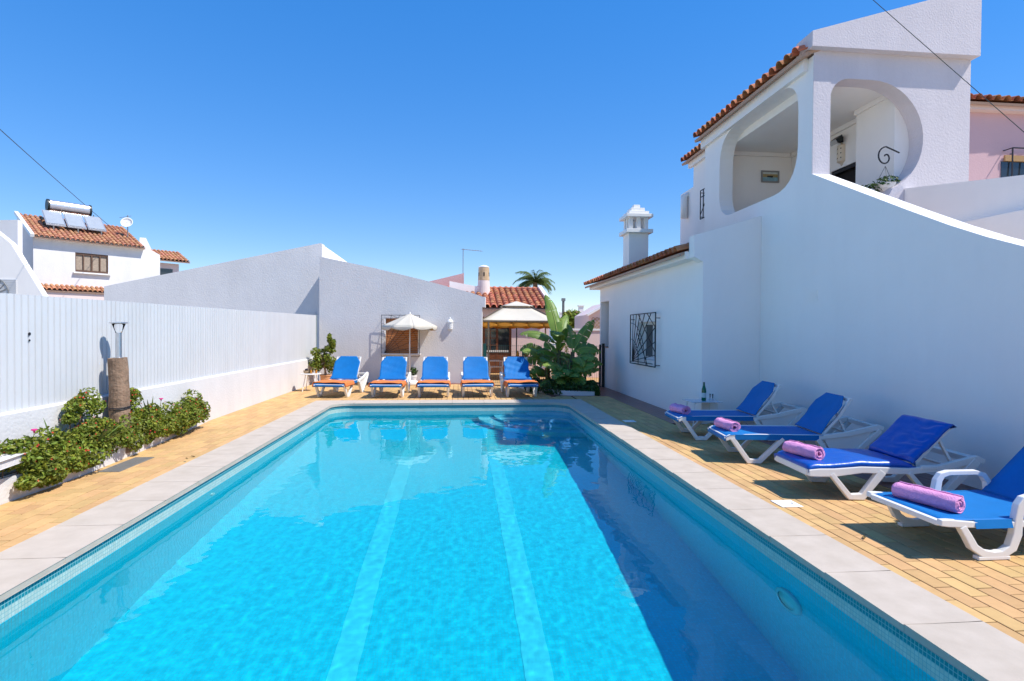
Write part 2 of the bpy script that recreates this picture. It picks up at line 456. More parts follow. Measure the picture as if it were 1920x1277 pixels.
# red glazed floor tiles along the houses
red_cells = []
def red_field(x0, x1, y0, y1, tw, tl, test=None):
    i = 0; x = x0
    while x < x1 - .01:
        y = y0 - (tl / 2 if i % 2 else 0)
        while y < y1:
            ya, yb = max(y, y0), min(y + tl, y1)
            if yb - ya > .02 and (test is None or test(x, (ya + yb) / 2)): red_cells.append((x, min(x + tw, x1), ya, yb))
            y += tl
        x += tw; i += 1
red_field(4.352, MX, -4, 9.25, .10, .20)
red_field(3.67, AX, 9.25, 13.36, .10, .20)
red_field(2.2, AX, 13.36, 16.3, .10, .20, lambda x, y: y > 13.36)
red_field(WX, .9, 16, 17.6, .2, .2, lambda x, y: wall_y(x) - .42 <= y <= wall_y(x))
bmr = NB(); rp = {}
order = sorted(range(len(red_cells)), key=lambda k: -parea(red_cells[k]))
redbase = NB(); box(redbase, (4.352, -4, -.0155), (MX, 9.25, -.0095)); box(redbase, (3.665, 9.2505, -.0155), (AX, 13.36, -.0095))
done('tile_bed', redbase, REDJ, terrace)
for n_, k in enumerate(order):
    c = red_cells[k]; g2 = .0012
    if n_ < 120:
        w, l = c[1] - c[0] - 2 * g2, c[3] - c[2] - 2 * g2; key = (round(w, 3), round(l, 3))
        if key not in rp:
            b_ = NB(); slab_tops(b_, -w / 2, w / 2, -l / 2, l / 2, 0, -.010, .001); me = bpy.data.meshes.new('red_tile'); b_.to_mesh(me); b_.free(); me.materials.append(REDT); rp[key] = me
        o = bpy.data.objects.new('red_tile', rp[key]); COL.objects.link(o); o.parent = terrace; o.location = ((c[0] + c[1]) / 2, (c[2] + c[3]) / 2, rng.uniform(-.0004, .0004))
    else: slab_tops(bmr, c[0] + g2, c[1] - g2, c[2] + g2, c[3] - g2, rng.uniform(-.0004, .0004), -.010, .001)
o = done('red_tile_rows', bmr, REDT, terrace, norm=False); o['kind'] = 'stuff'

ql = random.Random(9)
for k, (px, py, lab) in enumerate(((362, 857, 'dry brown leaf on the pavers beside the left coping'), (350, 866, 'small curled dead leaf on the left coping stone edge'), (1620, 1010, 'tiny dry leaf on the pavers between the coping and the armrest lounger'))):
    c = P(px, py, z=0); bm = NB(); a_ = ql.uniform(0, 6); L_ = .028
    sheet(bm, lambda s_, v_: (c.x + (s_ - .5) * 2 * L_ * math.cos(a_) - (v_ - .5) * .9 * L_ * math.sin(math.pi * s_) * math.sin(a_), c.y + (s_ - .5) * 2 * L_ * math.sin(a_) + (v_ - .5) * .9 * L_ * math.sin(math.pi * s_) * math.cos(a_), (.034 if px == 350 else .004) + .012 * abs(v_ - .5) + .008 * s_ * s_), 6, 4, .0008)
    tag(done('dry_leaf', bm, DRYLEAF, smooth=True), lab, 'leaf')

# ------------------------------------------------------------------ swimming pool
pool = thing('swimming_pool', (0, 6.5, 0), 'long rectangular swimming pool lined with blue mosaic and edged in pale stone', 'pool')
MOS = mosaic_mat()
RC = .42


def outline(off=0., n=8):
    """Rounded rectangle, counter-clockwise; off > 0 shrinks it."""
    x0, x1, y0, y1, r = XL + off, XR - off, YN + off, YF - off, RC - off
    pts = []
    for cx, cy, a0 in ((x1 - r, y0 + r, -90), (x1 - r, y1 - r, 0), (x0 + r, y1 - r, 90), (x0 + r, y0 + r, 180)):
        for k in range(n + 1):
            a = math.radians(a0 + 90 * k / n); pts.append((cx + r * math.cos(a), cy + r * math.sin(a)))
    return pts


def floor_z(y): return -1.18 - .5 * (YF - y) / (YF - YN)


bm = NB(); uvl = bm.loops.layers.uv.new('UVMap')
ol = outline(); n = len(ol); s = [0.]
for i in range(n): s.append(s[-1] + (Vector(ol[(i + 1) % n]) - Vector(ol[i])).length)
top = [bm.verts.new((x, y, -.006)) for x, y in ol]; bot = [bm.verts.new((x, y, floor_z(y))) for x, y in ol]
for i in range(n):
    j = (i + 1) % n; f = bm.faces.new((top[j], top[i], bot[i], bot[j]))
    for lp, (u_, v_) in zip(f.loops, ((s[i + 1], top[j].co.z), (s[i], top[i].co.z), (s[i], bot[i].co.z), (s[i + 1], bot[j].co.z))): lp[uvl].uv = (u_, v_ + .003)
f = bm.faces.new(bot)
for lp in f.loops: lp[uvl].uv = (lp.vert.co.x, lp.vert.co.y - 40)
basin = done('basin', bm, MOS, pool, norm=False); basin.cycles.is_caustics_receiver = True

STRIPE = mat('pale_floor_stripe', (.06, .75, .87), .5, .08, 6)
for xs in (-.80, .58):
    bm = NB(); ya, yb = 1.6, 11.1
    v = [bm.verts.new(p) for p in ((xs - .10, ya, floor_z(ya) + .004), (xs + .10, ya, floor_z(ya) + .004), (xs + .10, yb, floor_z(yb) + .004), (xs - .10, yb, floor_z(yb) + .004))]
    bm.faces.new(v); o = done('floor_stripe', bm, STRIPE, pool, norm=False); o.cycles.is_caustics_receiver = True

# curved corner steps
STEPM = mat('step_mosaic', (.28, .78, .93), .3, .15, 40)
for k, (r, z) in enumerate(((1.92, -.86), (1.58, -.67), (1.24, -.48), (.90, -.29))):
    cx, cy = XR - .004, YF - .004; pts = [(cx, cy)]
    for a in range(13):
        t = math.radians(180 + 90 * a / 12); pts.append((cx + r * math.cos(t), cy + r * math.sin(t)))
    bm = NB(); prism(bm, [(x, y, z) for x, y in pts], (0, 0, -1.0 if k == 0 else -.25)); o = done('corner_step', bm, STEPM, pool, bevel=.012); o.cycles.is_caustics_receiver = True

# underwater lamp and inlets
bm = NB()
for r0, r1, d0, d1 in ((.0, .105, .012, .02), (.105, .15, .028, .02)):
    a = [(r0, d0), (r1, d1)]
    rings = [[bm.verts.new((XR - d, 3.72 + r * math.cos(2 * math.pi * k / 24), -.62 + r * math.sin(2 * math.pi * k / 24))) for k in range(24)] for r, d in ((max(r0, .001), d0), (r1, d1), (r1, .001))]
    for q in range(2):
        for k in range(24): bm.faces.new((rings[q][k], rings[q][(k + 1) % 24], rings[q + 1][(k + 1) % 24], rings[q + 1][k]))
o = done('pool_lamp', bm, mat('lamp_lens', (.55, .75, .78), .3), pool, smooth=True); o.cycles.is_caustics_receiver = True
for yy in (6.2, 9.6):
    bm = NB(); tube(bm, [(XL - .01, yy, -.33), (XL + .018, yy, -.33)], .035, 16); o = done('water_inlet', bm, PLASTIC, pool); o.cycles.is_caustics_receiver = True

# coping slabs
def coping(poly, name='coping_slab'):
    bm = NB(); prism(bm, [(x, y, -.014) for x, y in poly], (0, 0, .040)); return done(name, bm, COPE, pool, bevel=.004)


ov = .018; SL = .65; jt = .0004
def cut(a, b):
    k = max(1, round((b - a) / SL)); return [(a + (b - a) * i / k + jt, a + (b - a) * (i + 1) / k - jt) for i in range(k)]
for a, b in cut(YN + RC, YF - RC):
    coping([(XLo, a), (XL + ov, a), (XL + ov, b), (XLo, b)]); coping([(XR - ov, a), (XRo, a), (XRo, b), (XR - ov, b)])
for a, b in cut(XL + RC, XR - RC):
    coping([(a, YF - ov), (b, YF - ov), (b, YFo), (a, YFo)]); coping([(a, YNo), (b, YNo), (b, YN + ov), (a, YN + ov)])
io = outline(ov); m_ = 9
for q, (ox, oy) in enumerate(((XRo, YNo), (XRo, YFo), (XLo, YFo), (XLo, YNo))):
    arc = io[q * m_:(q + 1) * m_]; p0, p1 = arc[0], arc[-1]
    if q % 2 == 0: coping([*arc, (ox, p1[1]), (ox, oy), (p0[0], oy)])
    else: coping([*arc, (p1[0], oy), (ox, oy), (ox, p0[1])])

# water: real waves, refracting
bm = NB(); NX, NY = 240, 530; vsx = []
for j in range(NY + 1):
    for i in range(NX + 1):
        x = XL - .03 + (XR - XL + .06) * i / NX; y = YN - .03 + (YF - YN + .06) * j / NY
        wx_ = x + .15 * noise.noise((x * 1.1, y * 1.1, 9)); z = -.158 + 0.0013 * noise.noise((wx_ * 2.0, y * 1.7, 0)) + .0007 * noise.noise((wx_ * 4.6, y * 4.2, 3)) + .0004 * noise.noise((x * 10.5, y * 9.5, 7)) + .0002 * noise.noise((x * 19, y * 19, 5))
        vsx.append((x, y, z))
me = bpy.data.meshes.new('water'); me.from_pydata(vsx, [], [(j * (NX + 1) + i, j * (NX + 1) + i + 1, (j + 1) * (NX + 1) + i + 1, (j + 1) * (NX + 1) + i) for j in range(NY) for i in range(NX)])
bm.free()
WAT = bpy.data.materials.new('pool_water'); WAT.use_nodes = True; N_ = WAT.node_tree.nodes; N_.clear()
o_ = N_.new('ShaderNodeOutputMaterial'); g_ = N_.new('ShaderNodeBsdfGlass'); g_.inputs['IOR'].default_value = 1.333; g_.inputs['Roughness'].default_value = 0
g_.inputs['Color'].default_value = (.68, .985, 1, 1); WAT.node_tree.links.new(g_.outputs[0], o_.inputs[0])
water = new_obj('water', me, WAT, smooth=True); tag(water, kind='structure'); water.cycles.is_caustics_caster = True

# skimmer lids and drain grate
for k, (px, py, lab) in enumerate(((1475, 945, 'square white skimmer lid in the pavers below the cushioned lounger'), (1180, 790, 'square white skimmer lid in the shaded pavers by the pool corner'))):
    c = P(px, py, z=0); r = thing('skimmer_lid', (c.x, c.y, .001), lab, 'lid', 'white lids set in the pavers')
    bm = NB(); box(bm, (c.x - .10, c.y - .10, .0012), (c.x + .10, c.y + .10, .006)); done('lid_plate', bm, CERAM, r, bevel=.002)
    bm = NB(); lathe(bm, [(.012, .0), (.012, .0018)], (c.x + .05, c.y, .006), 10); done('finger_hole', bm, GREYM, r)
g0 = P(187, 885, z=0)
r = thing('drain_grate', (-3.78, 6.75, 0), 'long grey metal drain grate in the pavers beside the planter', 'grate')
bm = NB()
for (a, b) in (((-3.89, 6.4), (-3.875, 7.1)), ((-3.685, 6.4), (-3.67, 7.1)), ((-3.875, 6.4), (-3.685, 6.415)), ((-3.875, 7.085), (-3.685, 7.1))): box(bm, (*a, .001), (*b, .007))
done('grate_frame', bm, GREYM, r)
for k in range(9):
    x = -3.866 + k * .0212; bm = NB(); box(bm, (x, 6.415, .0012), (x + .012, 7.085, .006)); done('bar', bm, GREYM, r)

# ================================================================== LEFT SIDE: low wall, fence, planter
lw = thing('low_wall', (WX - .1, 10, 0), 'low white rendered wall carrying the tall white fence', 'wall')
bm = NB(); prism(bm, [(WX, -3, -.04), (WX, 17.66, -.04), (WX, 17.66, .745), (WX - .02, 17.66, .765), (WX - .2, 17.66, .77), (WX - .2, -3, .77), (WX - .02, -3, .755), (WX, -3, .735)][0:0] or
      [(WX, -3, -.04), (WX, -3, .735), (WX - .025, -3, .757), (WX - .22, -3, .757), (WX - .22, -3, -.04)], (0, 20.36, 0)); done('wall_body', bm, LOWW, lw)
fx = WX - .06
fence = thing('sheet_fence', (fx, 10, .75), 'tall white fence of ribbed upright sheets on the low wall', 'fence')
SW = .089
y = -2.0; k = 0
while y < 17.28:
    zt = 1.82 + .0122 * y; bm = NB()
    w2 = min(SW, 17.32 - y)
    prof = [(fx - .006, y + .0005), (fx - .006, y + .012), (fx + .014, y + .020), (fx + .014, y + w2 - .004), (fx - .006, y + w2 - .0005)]
    prism(bm, [(a, b, .759) for a, b in prof] + [(fx - .01, y + w2 - .0005, .759), (fx - .01, y + .0005, .759)], (0, 0, zt - .759 + rng.uniform(-.001, .001)))
    done('slat', bm, FENCEM, fence); y += SW; k += 1
bm = NB(); box(bm, (fx - .02, 17.325, .76), (fx + .03, 17.36, 2.03)); done('end_post', bm, mat('grey_green_post', (.30, .36, .34), .5), fence)
for zz in (1.02, 1.62):
    bm = NB(); box(bm, (fx - .045, -2, zz), (fx - .0105, 17.3, zz + .05)); done('rail', bm, GREYM, fence)
kp = P(55, 626, x=fx + .014)
for dz, r_ in ((0, .016), (-.065, .010)):
    bm = NB(); tube(bm, [(fx + .0135, kp.y, kp.z + dz), (fx + .0185, kp.y, kp.z + dz)], r_, 10); done('lock_hole', bm, METALD, fence)

# planter
PLN = [(-4.10, 4.2), (-4.02, 5.2), (-3.97, 5.75), (-3.96, 6.3), (-4.0, 7.15), (-4.06, 8.1), (-4.14, 8.9), (-4.245, 9.9)]
planter = thing('planter', (-4.1, 7, 0), 'white rendered planter bed along the low wall below the fence', 'planter')
bm = NB(); inn = [(x - .07, y) for x, y in PLN]; prism(bm, [(x, y, -.02) for x, y in PLN] + [(min(x, -4.25) if 0 else x, y, -.02) for x, y in inn[::-1]], (0, 0, .235)); done('planter_wall', bm, LOWW, planter, bevel=.008)
bm = NB(); prism(bm, [(x - .071, y, .0) for x, y in PLN] + [(WX + .004, 9.9, .0), (WX + .004, 4.2, .0)], (0, 0, .17)); done('soil', bm, SOIL, planter)

bench = thing('masonry_bench', (-4.1, 5.0, 0), 'white masonry bench end with a thick rounded seat slab beside the planter', 'bench')
e0 = P(61, 848, z=.40); e1 = P(-40, 884, z=.40)
sd = (e1 - e0).normalized(); bm = NB()
pts = [e0 + sd * .09]
for k in range(7):
    a = math.pi / 2 * k / 6; nrm_ = Vector((-sd.y, sd.x, 0)) * (-1)
    pts.append(e0 + sd * (.09 - .09 * math.sin(a)) - nrm_ * 0 + Vector((-.09 * (1 - math.cos(a)), 0, 0)))
pts = [Vector((p.x, p.y, .36)) for p in pts]
pts += [Vector((WX + .002, e0.y + .02, .36)), Vector((WX + .002, 2.2, .36)), Vector((e0.x + sd.x * 3.0, 2.2, .36))]
prism(bm, pts, (0, 0, .06)); done('seat_slab', bm, LOWW, bench, bevel=.02)
bm = NB(); prism(bm, [(-4.16, 5.30, -.02), (-4.06, 5.12, -.02), (-4.05, 4.7, -.02), (-4.09, 4.2, -.02), (-4.15, 3.2, -.02), (-4.2, 2.2, -.02), (WX + .002, 2.2, -.02), (WX + .002, 5.3, -.02)], (0, 0, .385)); done('base', bm, LOWW, bench, bevel=.02)

# post with solar lamp
pc = P(223, 760, x=-4.10)
post = thing('log_post', (pc.x, pc.y, .05), 'thick weathered log post standing in the planter', 'post')
bm = NB(); zt = P(223, 671, x=-4.10).z
rr = random.Random(3)
tube(bm, [(pc.x + rr.gauss(0, .007), pc.y + rr.gauss(0, .007), .05 + (zt - .05) * i / 8) for i in range(9)], [(.122, .118, .112, .108, .110, .106, .102, .104, .100)[i] for i in range(9)], 18); done('trunk', bm, WOODP, post, smooth=False)
bm = NB()
for dz in (0, .018):
    tube(bm, [(pc.x + .118 * math.cos(a), pc.y + .118 * math.sin(a), .60 + dz + .01 * math.sin(a)) for a in [2 * math.pi * k / 20 for k in range(21)]], .006, 6)
done('wire_tie', bm, METALD, post)
lamp = thing('solar_lamp', (pc.x, pc.y, zt), 'steel solar lamp with flared clear head on top of the log post', 'lamp')
zl = P(223, 604, x=-4.10).z
bm = NB(); lathe(bm, [(.055, 0), (.055, .008), (.033, .012), (.033, zl - zt - .13)], (pc.x, pc.y, zt), 18); done('tube_body', bm, STEEL, lamp, smooth=False)
bm = NB(); lathe(bm, [(.034, 0), (.042, .03), (.072, .11), (.069, .11), (.040, .03), (.031, 0)], (pc.x, pc.y, zl - .13), 20); done('lens_cone', bm, GLASS, lamp, smooth=True)
bm = NB(); lathe(bm, [(.02, -.005), (.075, 0), (.098, .006), (.098, .016), (.05, .022)], (pc.x, pc.y, zl - .02), 24); done('top_disc', bm, STEEL, lamp)

# shrubs in the planter
rs = random.Random(11)
def shrub(label, blobs, n, nf, size=.024):
    c = blobs[0][0]; r = thing('flowering_shrub', (c[0], c[1], .17), label, 'shrub', 'flowering shrubs in the planter')
    leaf_mesh('foliage', blobs, n, size, LEAF1, r, rs)
    V, Fc = [], []
    for k in range(nf):
        c_, q = blobs[rs.randrange(len(blobs))]; d = Vector((rs.gauss(.5, .6), rs.gauss(-.2, .6), rs.gauss(.4, .6))).normalized()
        p = Vector((c_[0] + d.x * q[0] * 1.02, c_[1] + d.y * q[1] * 1.02, max(.05, c_[2] + d.z * q[2] * 1.02)))
        for a in range(5):
            t = 2 * math.pi * a / 5; i = len(V); u = d.orthogonal().normalized(); w = d.cross(u); e = (u * math.cos(t) + w * math.sin(t)); e2 = (u * math.cos(t + .9) + w * math.sin(t + .9)); e3 = (u * math.cos(t - .9) + w * math.sin(t - .9)); z_ = .012
            V += [p, p + e3 * z_ * .6 + d * .006, p + e * z_ + d * .010, p + e2 * z_ * .6 + d * .006]; Fc += [(i, i + 1, i + 2), (i, i + 2, i + 3)]
    me = bpy.data.meshes.new('flowers'); me.from_pydata([v - root_pos(r) for v in V], [], Fc); o = new_obj('flowers', me, REDF, r); o['kind'] = 'stuff'
    bm = NB()
    for k in range(7):
        c_, q = blobs[k % len(blobs)]; tube(bm, [(c_[0] - .03, c_[1], .14), (c_[0] + rs.uniform(-.5, .5) * q[0], c_[1] + rs.uniform(-.5, .5) * q[1], c_[2])], .006, 5)
    o = done('stems', bm, WOODP, r); o['kind'] = 'stuff'
    return r


def rb(x0, y0, y1, z0, z1, n, r0, r1, seed):
    q = random.Random(seed); out = []
    for k in range(n):
        y_ = y0 + (y1 - y0) * (k + q.uniform(.1, .9)) / n; z_ = q.uniform(z0, z1); r_ = q.uniform(r0, r1)
        out.append(((x0 + q.uniform(-.05, .05) + (.06 if z_ < (z0 + z1) / 2 else -.03), y_, z_), (r_ * q.uniform(.7, 1.0), r_ * q.uniform(.9, 1.5), r_ * q.uniform(.7, 1.1))))
    return out
shrub('bushy green shrub with red flowers spilling over the planter beside the bench', rb(-4.0, 5.38, 6.40, .12, .46, 26, .09, .17, 1) + [((-3.93, 5.75, .16), (.10, .22, .12)), ((-4.0, 5.9, .3), (.17, .3, .16))], 7000, 60, .026)
shrub('green shrub with red flowers in the planter in front of the log post', rb(-4.05, 6.45, 7.75, .16, .42, 24, .09, .16, 2), 5600, 55, .024)
shrub('tall leafy shrub with small red flowers climbing around the log post', rb(-4.12, 6.35, 6.78, .35, .80, 12, .07, .12, 3) + rb(-4.12, pc.y + .12, pc.y + .48, .30, .78, 12, .07, .11, 4) + [((-3.98, pc.y, .42), (.07, .22, .13)), ((-3.99, pc.y - .05, .30), (.10, .3, .14))], 5200, 50, .022)
shrub('dense shrub with red flowers at the far tip of the planter', rb(-4.09, 7.75, 9.25, .17, .48, 30, .09, .16, 5), 6600, 75, .026)

def agave(loc, n, L, label, seed):
    q = random.Random(seed); r = thing('spiky_plant', loc, label, 'plant', 'spiky plants in the planter')
    for k in range(n):
        a = q.uniform(0, 6.283); lean = q.uniform(.15, .9); l = L * q.uniform(.6, 1.1); bm = NB(); d = Vector((math.cos(a), math.sin(a), 0)); sv = Vector((-d.y, d.x, 0)); prev = None
        for i in range(6):
            t = i / 5; p = d * (l * lean * t * (1 + .3 * t)) + Vector((0, 0, l * t * (1 - .45 * lean * t))); w = .020 * (1 - t) ** .7 + .0015
            row = [bm.verts.new(p - sv * w), bm.verts.new(p - Vector((0, 0, .006))), bm.verts.new(p + sv * w)]
            if prev: bm.faces.new((prev[0], prev[1], row[1], row[0])); bm.faces.new((prev[1], prev[2], row[2], row[1]))
            prev = row
        done('leaf', bm, mat('agave_leaf', (.16, .22, .05), .45, .3, 8, isl=.35, trans=.1), r, smooth=True, world=False, norm=False)
agave((-4.02, 6.55, .20), 20, .50, 'spiky green plant with long pointed leaves in front of the log post', 2)
agave((-4.10, 6.05, .30), 13, .36, 'small spiky plant with curling yellowish leaves near the bench end', 4)
agave((-4.06, 7.75, .25), 8, .48, 'thin grassy plant with a few upright blades right of the log post', 6)
for px, py, lab in ((194, 808, 'magenta daisy standing among the spiky leaves before the log post'), (198, 821, 'magenta daisy drooping low in front of the spiky plant'), (64, 808, 'magenta daisy above the shrub nearest the bench'), (302, 749, 'magenta flower high in the shrub right of the log post')):
    p = P(px, py, x=-3.98); r = thing('magenta_flower', (p.x, p.y, p.z - .10), lab, 'flower')
    bm = NB(); lathe(bm, [(.004, -.02), (.010, 0), (.026, .008), (.022, .018), (.006, .014)], p, 10); done('petals', bm, PINKF, r)
    bm = NB(); tube(bm, [(p.x - .02, p.y, p.z - .14), (p.x, p.y, p.z - .018)], .003, 5); done('stalk', bm, LEAF1, r)

# ================================================================== REAR BUILDING
def wall_pt(px, py, off=0.):
    """Pixel to a point on the rear building's front wall plane."""
    r = ray(px, py); nx, ny = -.105, -1.; c = nx * -.07 + ny * (16.93 - off * 1.0055)
    t = c / (nx * r.x + ny * r.y); return Vector((0, 0, EYE)) + r * t
wu = Vector((1, -.105, 0)).normalized(); wnrm = Vector((-.105, -1, 0)).normalized()
rear = thing('rear_building', (-2, 17.3, 0), 'low white rendered building with a sloping roofline behind the lounger row', 'building')
A = wall_pt(599, 481); Mid = wall_pt(700, 502); B = wall_pt(884, 549); Cc = wall_pt(903, 556)
fl, fr = wall_pt(598, 700), wall_pt(903, 700)
# window opening on the wall
w0, w1 = wall_pt(721, 595), wall_pt(785, 663)
Z = lambda p, z: Vector((p.x, p.y, z))
outer = [Z(fl, -.04), Z(fr, -.04), Z(fr, wall_pt(903, 577).z), wall_pt(905, 577), wall_pt(905.5, 556)[:] and wall_pt(905.5, 555), B, wall_pt(790, 524), Mid, A]
outer = [Z(fl, -.04), Z(fr, -.04), Z(fr, Cc.z), B, wall_pt(790, 524), Mid, A]
hole = [Z(w0, w1.z), Z(w1, w1.z), Z(w1, w0.z), Z(w0, w0.z)]
bm = NB(); prism(bm, outer, -wnrm * .28, [hole]); done('front_wall', bm, ROUGHW, rear)
bm = NB(); back = Vector((-.2, 6, 0))
prism(bm, [Z(fl, -.03) - wnrm * .281, Z(fr, -.03) - wnrm * .281, Z(fr, Cc.z - .02) - wnrm * .281, B - wnrm * .281 - Vector((0, 0, .02)), Mid - wnrm * .281 - Vector((0, 0, .02)), A - wnrm * .281 - Vector((0, 0, .02))], back); done('main_volume', bm, ROUGHW, rear)
bm = NB(); e = wall_pt(903, 556); box_h = [wall_pt(884, 549), wall_pt(908, 556), wall_pt(908, 577), wall_pt(903, 577), ]
prism(bm, [Z(fr, wall_pt(903, 576).z) + wu * .002, Z(fr, wall_pt(903, 576).z) + wu * .09, Z(fr, Cc.z - .01) + wu * .09, Z(fr, Cc.z + .0) + wu * .002], -wnrm * .4); done('roof_corbel', bm, ROUGHW, rear)
# taller wing behind, to the left
YW = 18.55
lwp = lambda px, py: P(px, py, y=YW)
bm = NB(); prism(bm, [Z(lwp(195, 560), -.03), Z(lwp(604, 560), -.03), lwp(604, 457), lwp(600, 456), lwp(195, 537)], (0, .35, 0)); done('left_gable_wall', bm, ROUGHW, rear)
pk = lwp(602, 457); bm = NB(); prism(bm, [(pk.x, YW + .351, 1.5), (pk.x, YW + 8, 1.5), (pk.x, YW + 8, pk.z - .12), (pk.x, YW + .351, pk.z - .004)], (-.3, 0, 0)); done('side_parapet', bm, WHITE, rear)
bm = NB(); prism(bm, [Z(lwp(205, 560), -.03) + Vector((0, .352, 0)), Z(lwp(598, 560), -.03) + Vector((0, .352, 0)), lwp(598, 470) + Vector((0, .352, 0)), lwp(205, 543) + Vector((0, .352, 0))], (0, 6, 0)); done('left_volume', bm, ROUGHW, rear)
v0, v1 = P(577, 585, y=YW - .02), P(592, 592, y=YW - .02)
bm = NB(); box(bm, (v0.x, YW - .03, v1.z), (v1.x, YW - .002, v0.z)); done('vent_plate', bm, LOWW, rear)

# window: shutter slats, frame, sill
win = 'window'
wf = -wnrm * .10
bm = NB()
for k in range(17):
    z0 = w1.z + (w0.z - w1.z) * k / 17; a, b = Z(w0, z0) + wf, Z(w1, z0) + wf; hh = (w0.z - w1.z) / 17
    prism(bm, [a, b, b + Vector((0, 0, hh * .92)) - wnrm * .008, a + Vector((0, 0, hh * .92)) - wnrm * .008], -wnrm * .012)
sh = done('roller_shutter', bm, SHUT, rear); sh['kind'] = 'stuff'
for (a, b) in ((Z(w0, w1.z), Z(w0, w0.z)), (Z(w1, w1.z), Z(w1, w0.z)), (Z(w0, w0.z), Z(w1, w0.z))):
    bm = NB(); beam(bm, a + wf * .4 + wu * .0, b + wf * .4, .06, .06); done('window_frame', bm, CERAM, rear)
bm = NB(); a, b = Z(w0, w1.z - .02) - wu * .06 + wnrm * .05, Z(w1, w1.z - .02) + wu * .06 + wnrm * .05; beam(bm, a, b, .18, .045); done('window_sill', bm, LOWW, rear, bevel=.006)
# iron sunburst grille in front of the window
g0, g1 = wall_pt(717, 591), wall_pt(787.5, 668.5)
gr = thing('window_grille', (g0.x, g0.y, g1.z), 'thin iron sunburst grille over the shuttered window behind the parasol', 'grille')
def gp(s, t): return Z(g0.lerp(g1, s), g1.z + (g0.z - g1.z) * t) + wnrm * .115
bm = NB(); fr_ = [gp(0, 0), gp(1, 0), gp(1, 1), gp(0, 1), gp(0, 0)]
for a, b in zip(fr_, fr_[1:]): beam(bm, a, b, .014, .014)
for q in (gp(0, .1), gp(1, .1), gp(0, .9), gp(1, .9)): beam(bm, q, q - wnrm * .116, .012, .012)
done('grille_frame', bm, METALD, gr)
for ang in (10, 22, 34, 45, 56, 67, 79):
    a = math.radians(ang); L_ = min(.90 / max(.01, math.cos(a)), .98 / max(.01, math.sin(a))); W_ = (g1 - g0).xy.length; H_ = g0.z - g1.z
    e = (.08 + L_ * math.cos(a) * .95 , .08 + L_ * math.sin(a) * .95)
    bm = NB(); beam(bm, gp(.08, .08), gp(min(1, e[0]), min(1, e[1])), .009, .009); done('ray_bar', bm, METALD, gr)
for rad in (.42, .72, .95):
    bm = NB(); tube(bm, [gp(.06 + rad * math.cos(math.pi / 2 * k / 12), min(1, .06 + rad * math.sin(math.pi / 2 * k / 12))) for k in range(13)], .005, 5); done('arc_bar', bm, METALD, gr)
for t in (.2, .4, .6, .8):
    for s_ in (0, .93):
        bm = NB(); beam(bm, gp(s_, t), gp(s_ + .07, t), .008, .008); done('cross_bar', bm, METALD, gr)
# pierced ceramic wall lantern
lc = wall_pt(844, 608)
lan = thing('wall_lantern', Z(lc, lc.z - .22), 'white pierced ceramic wall lantern with a domed cap on the rear building', 'lantern')
zb = wall_pt(844, 617.5).z; zc_ = wall_pt(844, 604).z; zt_ = wall_pt(844, 596).z
def half_lathe(bm, prof, c, seg=12):
    rings = []
    for r_, z in prof: rings.append([bm.verts.new(Z(c, z) + (wu * math.cos(math.pi * k / seg) * r_ + wnrm * math.sin(math.pi * k / seg) * r_) + wnrm * .002) for k in range(seg + 1)])
    for i in range(len(rings) - 1):
        for k in range(seg): bm.faces.new((rings[i][k], rings[i][k + 1], rings[i + 1][k + 1], rings[i + 1][k]))
    for rg in (rings[0], rings[-1]): bm.faces.new(rg)
    for i in range(len(rings) - 1): bm.faces.new((rings[i][0], rings[i + 1][0], rings[i + 1][-1], rings[i][-1]))
bm = NB(); half_lathe(bm, [(.075, zb), (.078, zb + .03), (.078, zc_ - .01)], lc); done('lantern_body', bm, CERAM, lan)
bm = NB(); half_lathe(bm, [(.095, zc_ - .009), (.09, zc_ + .02), (.06, zc_ + .07), (.02, zc_ + .10), (.025, zc_ + .13), (.004, zt_ + .02)], lc); done('lantern_cap', bm, CERAM, lan)
for k in range(9):
    a = math.radians(50 + 32 * (k % 3)); zz = zb + .05 + .055 * (k // 3); d = wu * math.cos(a) + wnrm * math.sin(a)
    bm = NB(); tube(bm, [Z(lc, zz) + d * .0765 + wnrm * .002, Z(lc, zz) + d * .0812 + wnrm * .002], .009, 8); done('pierced_hole', bm, DARKIN, lan)

# ================================================================== RIGHT HOUSE
house = thing('right_house', (6, 8, 0), 'big white two storey house with rounded verandah openings and outside stairs', 'house')
TF = 7.88                                     # plane of the verandah's front face
TE = P(1322, 300, x=MX).y                     # far end of the tall block
ze = 5.72                                     # eave height of the tall block
S0 = Vector((MX, TF, P(1521, 326, x=MX).z)); S1 = P(1920, 460, x=MX)
sl = (S0.z - S1.z) / (S0.y - S1.y)
SP = [P(a, b, x=MX) for a, b in ((1521, 326), (1613, 360), (1700, 393), (1780, 422), (1850, 444), (1920, 462))]
s_end = (SP[-2].z - SP[-1].z) / (SP[-2].y - SP[-1].y); yb = 1.2; SP += [Vector((MX, SP[-1].y - 1.2, SP[-1].z - 1.2 * s_end * .9)), Vector((MX, yb, SP[-1].z - (SP[-1].y - yb) * s_end * .85))]; ze_ = SP[-1].z


def rrect(pts, r, n=7):
    """Round the corners of a 2-D polygon."""
    out = []; m = len(pts)
    for i in range(m):
        p, a, b = Vector(pts[i]), Vector(pts[i - 1]), Vector(pts[(i + 1) % m]); rr_ = r[i] if isinstance(r, (list, tuple)) else r
        u, v = (a - p).normalized(), (b - p).normalized(); s_ = p + u * rr_; e_ = p + v * rr_
        for k in range(n + 1):
            t = k / n; out.append(tuple((s_ * (1 - t) ** 2 + p * 2 * t * (1 - t) + e_ * t ** 2)))
    return out


